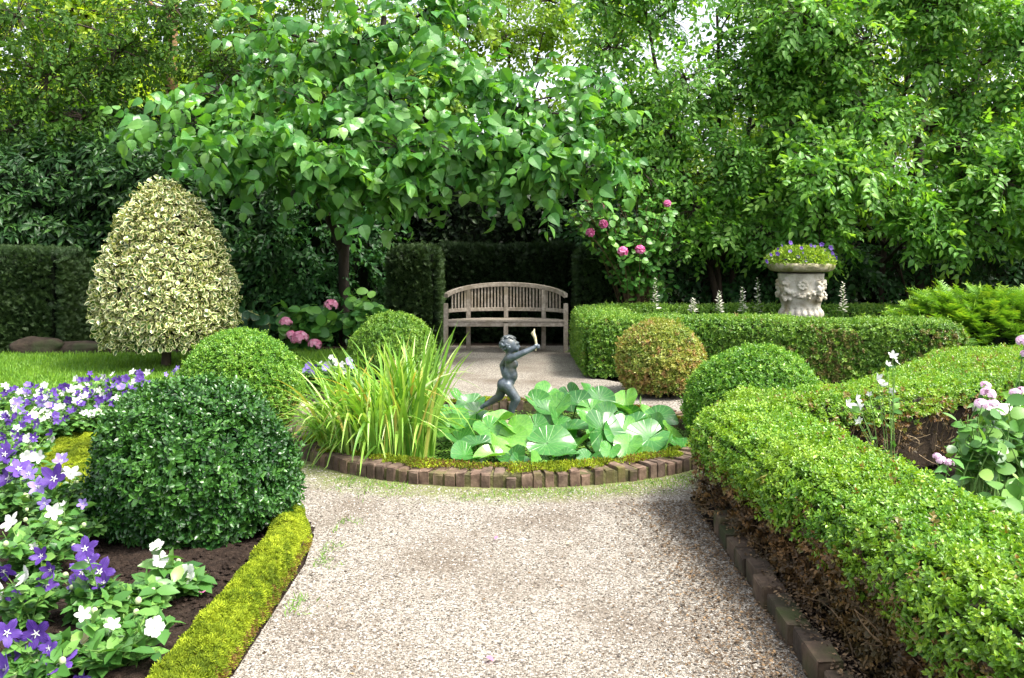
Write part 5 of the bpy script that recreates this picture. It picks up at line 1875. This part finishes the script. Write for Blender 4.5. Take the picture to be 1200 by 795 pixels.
woody('grey_trunked_tree', 'tall tree whose thick grey trunk shows through the upper right leaves', 'tree', b0, [([b0, b0 + [0, 0, 3], b0 + [.05, 0, 7], b0 + [.0, 0, 9]], .36, .28)],
      [(b0 + [-1.2, -.4, 6.9], (1.0, 1, .7), 60), (b0 + [1.2, -.5, 6.6], (1.2, 1, .9), 90), (b0 + [.6, -.8, 8.0], (1.6, 1, .8), 90)], T_OVAL, .14, 8, 'shrubtree', bark='bark_grey', spread=.2)

# young yew with feathery shoots, far right of the parterre
def young_yew():
    org = np.array([5.6, 10.6, 0])
    root = thing('young_yew', 'feathery light green young yew spreading beside the box hedge', 'shrub', org)
    n = 700
    a = R.uniform(0, 2 * np.pi, n)
    el_ = R.uniform(.05, 1.25, n)
    rx = R.uniform(.75, 1.05, n)
    tip = np.stack([np.cos(a) * np.cos(el_) * 1.45 * rx, np.sin(a) * np.cos(el_) * 1.0 * rx, .12 + np.sin(el_) * .88 * rx], 1) + org
    p0 = org + (tip - org) * .25
    md = (p0 + tip) / 2 + [0, 0, .12]
    paths = bez(p0, md, tip + [0, 0, -.05], 7)
    V, Q = tubes(paths, np.tile(np.linspace(.008, .002, 7), (n, 1)), 3)
    g0 = Geo(); g0.add(V, Q)
    part('branches', g0.mesh('branches', org), M['twig'], root)
    g = Geo()
    for k in (3, 4, 5, 6):
        for rep in range(3):
            P = paths[:, k] + R.normal(size=(n, 3)) * .025
            d = nrm(paths[:, k] - paths[:, k - 1]) + R.normal(size=(n, 3)) * (.45 if k < 6 else .2)
            nn = np.array([0, 0, 1.0]) + R.normal(size=(n, 3)) * .35
            scatter_multi(g, SP_YEW, P, d, nn, R.uniform(.11, .19, n), np.clip(.12 * k - .2 + .18 * R.normal(size=n), 0, 1))
    part('foliage', g.mesh('foliage', org), M['yew_light'], root)
    V, T = ball_core(org + [0, 0, .25], (1.05, .7, .5), .02)
    part('twigs', mesh('twigs', V - org, [T]), M['core_dark'], root)


young_yew()

# hydrangeas, hosta, roses
def floret_ball(n, r, petal, flat=1.0, seed=0):
    rg = np.random.default_rng(seed)
    d = nrm(rg.normal(size=(n, 3)))
    d[:, 2] = np.where(d[:, 2] < -.3, -d[:, 2], d[:, 2])
    g = Geo()
    Mx = frames(nrm(np.cross(d, rg.normal(size=(n, 3)))), d)
    tv, tq = FL_SMALL
    rj_ = rg.uniform(.75, 1.12, (n, 1))
    V = np.einsum('nij,vj->nvi', Mx, tv) * petal + (d * r * rj_ * [1, 1, flat])[:, None]
    Q = tq[None] + (np.arange(n) * len(tv))[:, None, None]
    g.add(V.reshape(-1, 3), Q.reshape(-1, 4), rnd=np.repeat(rg.random(n), len(tq)))
    return g.mesh('flower_head')


def bloom(root, org, pos, me, size=1.0, name='flower_head'):
    o = bpy.data.objects.new(name, me)
    COL.objects.link(o)
    o.parent = root
    o.location = [float(v) for v in np.asarray(pos) - org]
    o.scale = (size,) * 3
    o.rotation_euler = (random.uniform(-.3, .3), random.uniform(-.3, .3), random.uniform(0, 6))
    return o


HM = floret_ball(80, .095, .030, .8, 1); HM.materials.append(M['hpink'])


def shrub(name, label, base, tips, tpl, lsize, per, mat, blooms=(), bm_=None, cat='shrub', stem_r=.006, group=None, droop=-.15, face=.6, lspread=.06, edge=None, bname='flower_head', start=.4):
    base = np.asarray(base, float)
    root = thing(name, label, cat, base, group)
    tips = np.asarray(tips, float)
    n = len(tips)
    p0 = base + R.normal(size=(n, 3)) * [.08, .08, 0]
    p1 = p0 * .6 + tips * .4
    p1[:, 2] = base[2] + (tips[:, 2] - base[2]) * .75
    paths = bez(p0, p1, tips, 7)
    V, Q = tubes(paths, np.tile(np.linspace(stem_r, stem_r * .4, 7), (n, 1)), 4)
    part('stems', mesh('stems', V - base, [Q]), M['stem' if stem_r < .008 else 'twig'], root)
    t = R.uniform(start, 1, (n, per)) * 6
    i = np.minimum(t.astype(int), 5)
    w = (t - i)[..., None]
    r_ = np.arange(n)[:, None]
    P = (paths[r_, i] * (1 - w) + paths[r_, i + 1] * w).reshape(-1, 3)
    P = P + R.normal(size=P.shape) * lspread * .3
    m_ = len(P)
    d = rand_dir(m_); d[:, 2] = d[:, 2] * .4 + droop
    nn = np.array([0, -face, .7]) + R.normal(size=(m_, 3)) * .35
    g = Geo()
    scatter(g, tpl, P, nrm(d), nn, lsize * R.uniform(.65, 1.2, m_), np.clip(.5 + .25 * R.normal(size=m_), 0, 1), edge=edge)
    part('foliage', g.mesh('foliage', base, smooth=True), M[mat], root)
    for b_ in blooms:
        bloom(root, base, b_[0], bm_, b_[1], bname)
    return root


def tipcloud(c, r, n):
    d = rand_dir(n)
    return np.asarray(c) + d * np.asarray(r) * (R.random((n, 1)) ** .4)


b0 = np.array([-3.05, 12.85, 0])
blm = [(388, 358, .95), (335, 378, .85), (341, 393, .75), (351, 397, 1.2), (369, 404, .9)]
shrub('hydrangea', 'hydrangea with five pink flower heads at the back edge of the lawn', b0, np.concatenate([tipcloud(at(350, 372, 12.7), (.5, .3, .3), 34), tipcloud(at(385, 378, 12.6), (.35, .3, .2), 18), [at(x, y + 4, 12.5) for x, y, s_ in blm]]), T_ROUND, .17, 7, 'hydr',
      [(at(x, y, 12.3), s_) for x, y, s_ in blm], HM)
b0 = np.array([-2.05, 12.75, 0])
shrub('hydrangea', 'hydrangea bush without open flowers between the tree trunk and the small ball', b0, tipcloud(at(425, 362, 12.7), (.36, .3, .36), 46), T_ROUND, .16, 7, 'hydr')
b0 = np.array([-3.75, 12.7, 0])
e_ = np.zeros(len(T_ROUND[1])); e_[[0, 1, 8, 9]] = .6
shrub('hosta', 'low hosta with dark yellow margined leaves beside the pink hydrangea', b0, tipcloud(at(300, 378, 12.6), (.38, .3, .18), 26), T_ROUND, .22, 3, 'hosta', edge=e_, cat='plant', start=.85)

RM = floret_ball(26, .045, .05, .85, 2); RM.materials.append(M['pink'])
b0 = np.array([1.9, 13.2, 0])
rs_ = [(690, 231, 1.0), (703, 243, .85), (707, 263, .95), (692, 273, .95), (730, 295, 1.05), (750, 293, 1.0), (782, 239, .8)]
shrub('rose_bush', 'tall rose bush with magenta blooms arching left over the yew pier', b0,
      np.concatenate([tipcloud(at(700, 252, 11.95), (.42, .25, .28), 44), tipcloud(at(740, 272, 12.0), (.36, .25, .22), 34), tipcloud(at(765, 250, 12.1), (.4, .3, .4), 36), tipcloud(at(765, 330, 12.9), (.4, .3, .35), 26), [at(x, y + 3, 11.65) for x, y, s_ in rs_]]),
      T_ROUND, .095, 16, 'hydr', [(at(x, y, 11.6), s_) for x, y, s_ in rs_], RM, stem_r=.009, cat='rose', lspread=.2)

# plant in the urn
def urn_plant():
    org = np.array([UX, UD, uz(309)])
    root = thing('urn_plant', 'mound of lime green foliage with small purple blooms filling the stone urn', 'bedding plant', org)
    n = 4200
    d = rand_dir(n); d[:, 2] = np.abs(d[:, 2])
    P = org + d * [.43, .40, .235] * (R.random((n, 1)) ** .25) + [0, 0, -.01]
    P += (snoise(P, 7) * .02)[:, None] * d
    g = Geo()
    scatter(g, T_BOX, P, nrm(d + R.normal(size=(n, 3)) * .5), rand_dir(n) + [0, 0, .6], R.uniform(.022, .045, n), np.clip(.5 + .28 * R.normal(size=n), 0, 1))
    part('foliage', g.mesh('foliage', org), M['urnplant'], root)
    for (px, py, s_) in [(898, 307, 5), (911, 298, 5), (903, 299, 4), (912, 292, 3), (926, 295, 4), (939, 291, 4), (935, 301, 4), (941, 297, 3), (945, 306, 4), (950, 288, 4), (955, 289, 3), (963, 287, 5), (973, 291, 6), (966, 294, 3), (975, 298, 6), (978, 303, 6), (971, 302, 5), (926, 285, 5), (916, 288, 3), (944, 302, 3), (976, 308, 5), (921, 304, 3), (955, 301, 3)]:
        p = at(px, py, UD - .30 + abs(px - 938) * .005)
        put_flower(root, org, p, 'purple' if random.random() < .75 else 'lilac', 'round', s_ / F * UD * .62, (random.gauss(0, .4), -1, .4), stamen=False)


urn_plant()

# acanthus-like spikes round the urn
def spike(label, px, top, bottom, D):
    p1 = at(px, top, D)
    b0 = np.array([p1[0], D, 0])
    root = thing('flower_spike', label, 'flower spike', b0, 'white flower spikes beside the urn')
    lean = np.array([R.normal() * .03, 0, 0])
    V, Q = tubes([[b0 + lean, b0 + [0, 0, p1[2] * .6], p1]], [[.008, .007, .003]], 5)
    part('stem', mesh('stem', V - b0, [Q]), M['stem'], root)
    z0 = max(.25, at(px, bottom, D)[2])
    k = 34
    zs = np.linspace(z0, p1[2] - .01, k)
    f = (zs - z0) / (p1[2] - z0)
    a = np.arange(k) * 2.4
    d = np.stack([np.cos(a), np.sin(a), .25 + .5 * f], 1)
    P = np.stack([np.full(k, p1[0]), np.full(k, D), zs], 1) + d * .012
    g = Geo()
    scatter(g, T_ROUND, P, nrm(d), np.tile([0, 0, 1.0], (k, 1)) + R.normal(size=(k, 3)) * .3, .062 * (1 - .65 * f) * R.uniform(.7, 1.2, k), np.clip(R.normal(.6, .2, k), 0, 1))
    part('florets', g.mesh('florets', b0), M['floret'], root)
    tips = tipcloud(b0 + [0, 0, .42], (.2, .15, .2), 12)
    n = len(tips)
    g = Geo()
    p0 = np.tile(b0, (n, 1))
    leafy(g, bez(p0, (p0 + tips) / 2 + [0, 0, .1], tips, 5), T_LANCE, .16, 4, start=.6)
    part('leaves', g.mesh('leaves', b0), M['hydr'], root)


spike('white flower spike furthest from the urn, above the hedge corner', 768, 326, 362, 12.0)
spike('shortest pale flower spike, between the hedge corner and the urn', 812, 350, 366, 11.6)
spike('slim white flower spike, third from the urn on its left side', 843, 341, 366, 11.5)
spike('white flower spike second from the urn on its left side', 870, 337, 366, 11.5)
spike('tall white flower spike immediately left of the urn', 888, 326, 366, 11.5)
spike('white flower spike immediately right of the urn', 988, 331, 366, 11.4)

# phlox
PHM = floret_ball(46, .036, .0145, .75, 4); PHM.materials.append(M['phlox'])
def phlox(label, heads, base, lsize=.09, extra=10, spread=.2):
    base = np.asarray(base, float)
    tips = [np.asarray(p) - [0, 0, .02] for p, s_ in heads]
    c = np.mean([p for p, s_ in heads], 0)
    tips += list(tipcloud(base * [1, 1, 0] + [0, 0, c[2] * .6], (spread, spread * .7, c[2] * .25), extra))
    return shrub('phlox', label, base, np.array(tips), T_LANCE, lsize, 7, 'hydr', [(p, s_) for p, s_ in heads], PHM, cat='phlox', group='pink phlox')


phlox('pink phlox with a tall head against the bare hedge twigs', [(at(1158, 462, 4.75), 1.0), (at(1150, 474, 4.7), .9), (at(1164, 474, 4.7), .8), (at(1155, 452, 4.8), .7)], (2.5, 4.75, 0))
phlox('pink phlox at the right picture edge beside the pale stone', [(at(1190, 461, 4.9), .8), (at(1198, 459, 4.9), .8)], (2.78, 4.9, 0))
phlox('pink phlox standing highest at the right picture edge', [(at(1200, 400, 5.4), 1.1), (at(1203, 416, 5.4), .9)], (3.1, 5.45, 0))
phlox('low pale pink phlox just behind the near hedge top', [(at(1103, 540, 4.3), .6), (at(1112, 543, 4.28), .6), (at(1098, 535, 4.32), .5)], (2.08, 4.35, 0), extra=6, spread=.12)
phlox('pink phlox on the middle hedge, the first right of the urn', [(at(993, 377, 10.7), 1.1), (at(989, 379, 10.7), .8)], (4.0, 10.75, 0), extra=5)
phlox('pink phlox on the middle hedge, nearest the feathery yew', [(at(1021, 378, 10.5), 1.1), (at(1016, 381, 10.5), .7)], (4.2, 10.55, 0), extra=5)
phlox('single small pink phlox head at the foot of the urn', [(at(932, 376, 10.75), .85)], (3.4, 10.8, 0), extra=4)

# campanula over the hedge
cf = [(1046, 418, Wh, 'cup', 12), (1050, 424, Wh, 'star', 13), (1040, 428, Wh, 'cup', 9), (1028, 445, Wh, 'cup', 16), (1033, 453, Wh, 'cup', 17), (1047, 458, Wh, 'cup', 11), (1003, 468, Wh, 'cup', 14), (1007, 478, Wh, 'cup', 15), (993, 474, Wh, 'cup', 14), (1007, 494, Wh, 'star', 14), (1019, 463, Wh, 'cup', 8)]
f_ = fl(cf, 5.1, .05)
bed_plant('leaning spray of white bell flowers rising between the two near hedges', (2.12, 5.0, .0), f_, .35, .14, nst=10, lsize=.06, per=4, buds=3, name='bellflower', group=None, cat='flowering plant')

# broad-leaved plants at the right edge
for lab, c, r, n_, ls, mt in (('broad pale leaved plant behind the near hedge, low at the right edge', at(1190, 585, 3.75), (.22, .18, .10), 34, .085, 'pale_leaf'), ('lobed green leaves of a plant under the tall pink phlox', at(1145, 512, 4.5), (.14, .16, .12), 24, .075, 'bedleaf'),
                              ('bushy dark green plant in front of the pale stone', at(1192, 510, 4.7), (.2, .2, .2), 34, .085, 'bedleaf')):
    b0 = np.array([c[0], c[1] + .05, 0])
    shrub('leafy_plant', lab, b0, tipcloud(c, r, n_), T_ROUND, ls, 4, mt, cat='leafy plant', group='leafy plants in the right bed', start=.6)

for k, (x, y) in enumerate(((2.55, 3.6), (2.75, 4.2), (3.2, 4.7), (3.3, 3.9), (2.5, 2.9), (3.9, 5.2), (3.1, 3.1))):
    b0 = np.array([x, y, 0])
    shrub('leafy_plant', 'low leafy green plant deep in the right bed behind the near hedge', b0, tipcloud(b0 + [0, 0, .17], (.26, .24, .12), 34), T_ROUND, .09, 4, ('bedleaf', 'hydr')[k % 2], cat='leafy plant', group='low leafy plants behind the near hedge', start=.6)

# stones
def stone(name, label, c, r, mat, seed, cat='stone', box=False):
    rg = np.random.default_rng(seed)
    if box:
        g = Geo(); boxg(g, (0, 0, 0), np.asarray(r) * 2)
        V, T = np.concatenate(g.V), np.concatenate(g.T)
        me_ = mesh(name, V, [T])
    else:
        bm = bmesh.new(); bmesh.ops.create_icosphere(bm, subdivisions=4, radius=1.0); V, T = bm_tris(bm); bm.free()
        V = np.sign(V) * np.abs(V) ** .7
        V = V * (1 + .12 * snoise(V + seed, 1.2))[:, None] * np.asarray(r)
        me_ = mesh(name, V, [T], smooth=True)
    o = part(name, me_, M[mat], None, c)
    tag(o, label, cat)


stone('stone', 'large brown edging stone at the foot of the dark yew block', at(45, 404, 12.2) * [1, 1, 0] + [0, 0, .06], (.34, .15, .17), 'brownstone', 1)
stone('stone', 'low flat brown edging stone at the lawn edge under the laurel', at(92, 410, 12.3) * [1, 1, 0] + [0, 0, .06], (.34, .15, .10), 'brownstone', 2)
stone('stone', 'mossy rock half hidden by the left side of the tall grass', at(366, 478, 7.1) * [1, 1, 0] + [0, 0, .08], (.15, .12, .16), 'stone_moss', 3)
root = thing('stone_trough', 'pale stone trough half hidden behind the pink phlox', 'trough', (3.35, 5.7, 0))
g = Geo(); boxg(g, (0, 0, .2), (.6, .34, .4)); part('body', g.mesh('body'), M['paleston'], root)
g = Geo(); boxg(g, (0, 0, .425), (.66, .40, .05)); part('rim', g.mesh('rim'), M['paleston'], root)

# ------------------------------------------------------------------ litter
n = 15000
P = np.stack([R.normal(1.0, .21, n), R.uniform(2.0, 5.2, n), np.full(n, .006)], 1)
keep = (P[:, 0] < 1.05) & (P[:, 0] > .2)
P = P[keep]
P2 = np.stack([R.uniform(1.06, 1.5, 9000), R.uniform(1.2, 5.3, 9000), np.full(9000, .01)], 1)
P2[:, 2] = np.where(P2[:, 0] < 1.16, .092, .02)
P3 = np.stack([R.uniform(-1.2, 1.2, 900), R.uniform(2.2, 6.0, 900), np.full(900, .006)], 1)
P3 = P3[in_poly(P3, GRAVEL) & (np.hypot((P3[:, 0] - PC[0]) / PRX, (P3[:, 1] - PC[1]) / PRY) > 1.03)]
P = np.concatenate([P, P2, P3]); n = len(P)
P[:, 2] += R.random(n) * .012
a = R.uniform(0, 6.28, n)
g = Geo()
scatter(g, T_BOX, P, np.stack([np.cos(a), np.sin(a), R.normal(size=n) * .2], 1), np.array([0, 0, 1.0]) + R.normal(size=(n, 3)) * .35, R.uniform(.006, .019, n), np.clip(R.normal(.4, .25, n), 0, 1))
o = part('leaf_litter', g.mesh('leaf_litter'), M['litter'])
o['kind'] = 'stuff'
tag(o, 'brown dead leaf litter scattered under the near hedge', 'leaf litter')
for lab, px, py, mt, s_ in (('curled beige fallen leaf on the gravel, the only pale one', 671, 639, 'cream', .035), ('small reddish fallen leaf near the middle of the gravel', 583, 633, 'pink', .022), ('pink fallen petal nearest the camera on the gravel', 570, 776, 'pink', .028),
                            ('pink fallen petal lying on the dark soil by the moss border', 238, 718, 'pink', .035), ('green fallen leaf lying against the right brick edging', 957, 768, 'hydr', .05)):
    p = gp(px, py); p[2] = .012 if px > 300 else .075
    a = R.uniform(0, 6.28)
    V = T_ROUND[0] * [1, 1, 2.2] * s_
    V = V @ np.array(Matrix.Rotation(a, 3, 'Z')).T
    o = part('fallen_leaf', mesh('fallen_leaf', V + [0, 0, .006], [T_ROUND[1]], dict(rnd=np.full(len(T_ROUND[1]), .5)), smooth=True), M[mt], None, p)
    tag(o, lab, 'fallen leaf')

# ------------------------------------------------------------------ light, sky, camera
SUN_EL, SUN_AZ = math.radians(58), math.radians(114)          # azimuth from +Y (view direction) towards +X
w = bpy.data.worlds.new('World')
SC.world = w
w.use_nodes = True
nt = w.node_tree
for nd in list(nt.nodes):
    nt.nodes.remove(nd)
sky = nt.nodes.new('ShaderNodeTexSky')
sky.sky_type = 'NISHITA'
sky.sun_disc = False
sky.sun_elevation = SUN_EL
sky.sun_rotation = SUN_AZ
sky.dust_density = 4.0
sky.air_density = 1.0
hs = nt.nodes.new('ShaderNodeHueSaturation')
hs.inputs['Saturation'].default_value = .35
bg = nt.nodes.new('ShaderNodeBackground')
bg.inputs['Strength'].default_value = .15
wo = nt.nodes.new('ShaderNodeOutputWorld')
nt.links.new(sky.outputs[0], hs.inputs['Color'])
nt.links.new(hs.outputs[0], bg.inputs[0])
nt.links.new(bg.outputs[0], wo.inputs[0])
sl = bpy.data.lights.new('sun', 'SUN')
sl.energy = 2.2
sl.angle = math.radians(14)
sl.color = (1.0, .95, .86)
so = bpy.data.objects.new('sun', sl)
COL.objects.link(so)
sd = Vector((math.sin(SUN_AZ) * math.cos(SUN_EL), math.cos(SUN_AZ) * math.cos(SUN_EL), math.sin(SUN_EL)))
so.rotation_euler = sd.to_track_quat('Z', 'Y').to_euler()
so.location = (0, 0, 20)

cam = bpy.data.cameras.new('camera')
cam.sensor_width = 36
cam.lens = F / 1200 * 36
cam.shift_y = -(397.5 - HOR) / 1200
cam.clip_end = 600
co = bpy.data.objects.new('camera', cam)
COL.objects.link(co)
co.location = (0, 0, CH)
co.rotation_euler = (math.pi / 2, 0, 0)
SC.camera = co
vs = SC.view_settings
vs.view_transform = 'Standard'
vs.look = 'None'
vs.gamma = 1.0
vs.exposure = 1.82
SC.render.engine = 'CYCLES'
cy = SC.cycles
cy.max_bounces = 6
cy.diffuse_bounces = 3
cy.glossy_bounces = 2
cy.transmission_bounces = 3
cy.transparent_max_bounces = 4
cy.caustics_reflective = False
cy.caustics_refractive = False
cy.use_denoising = True
cy.sample_clamp_indirect = 6
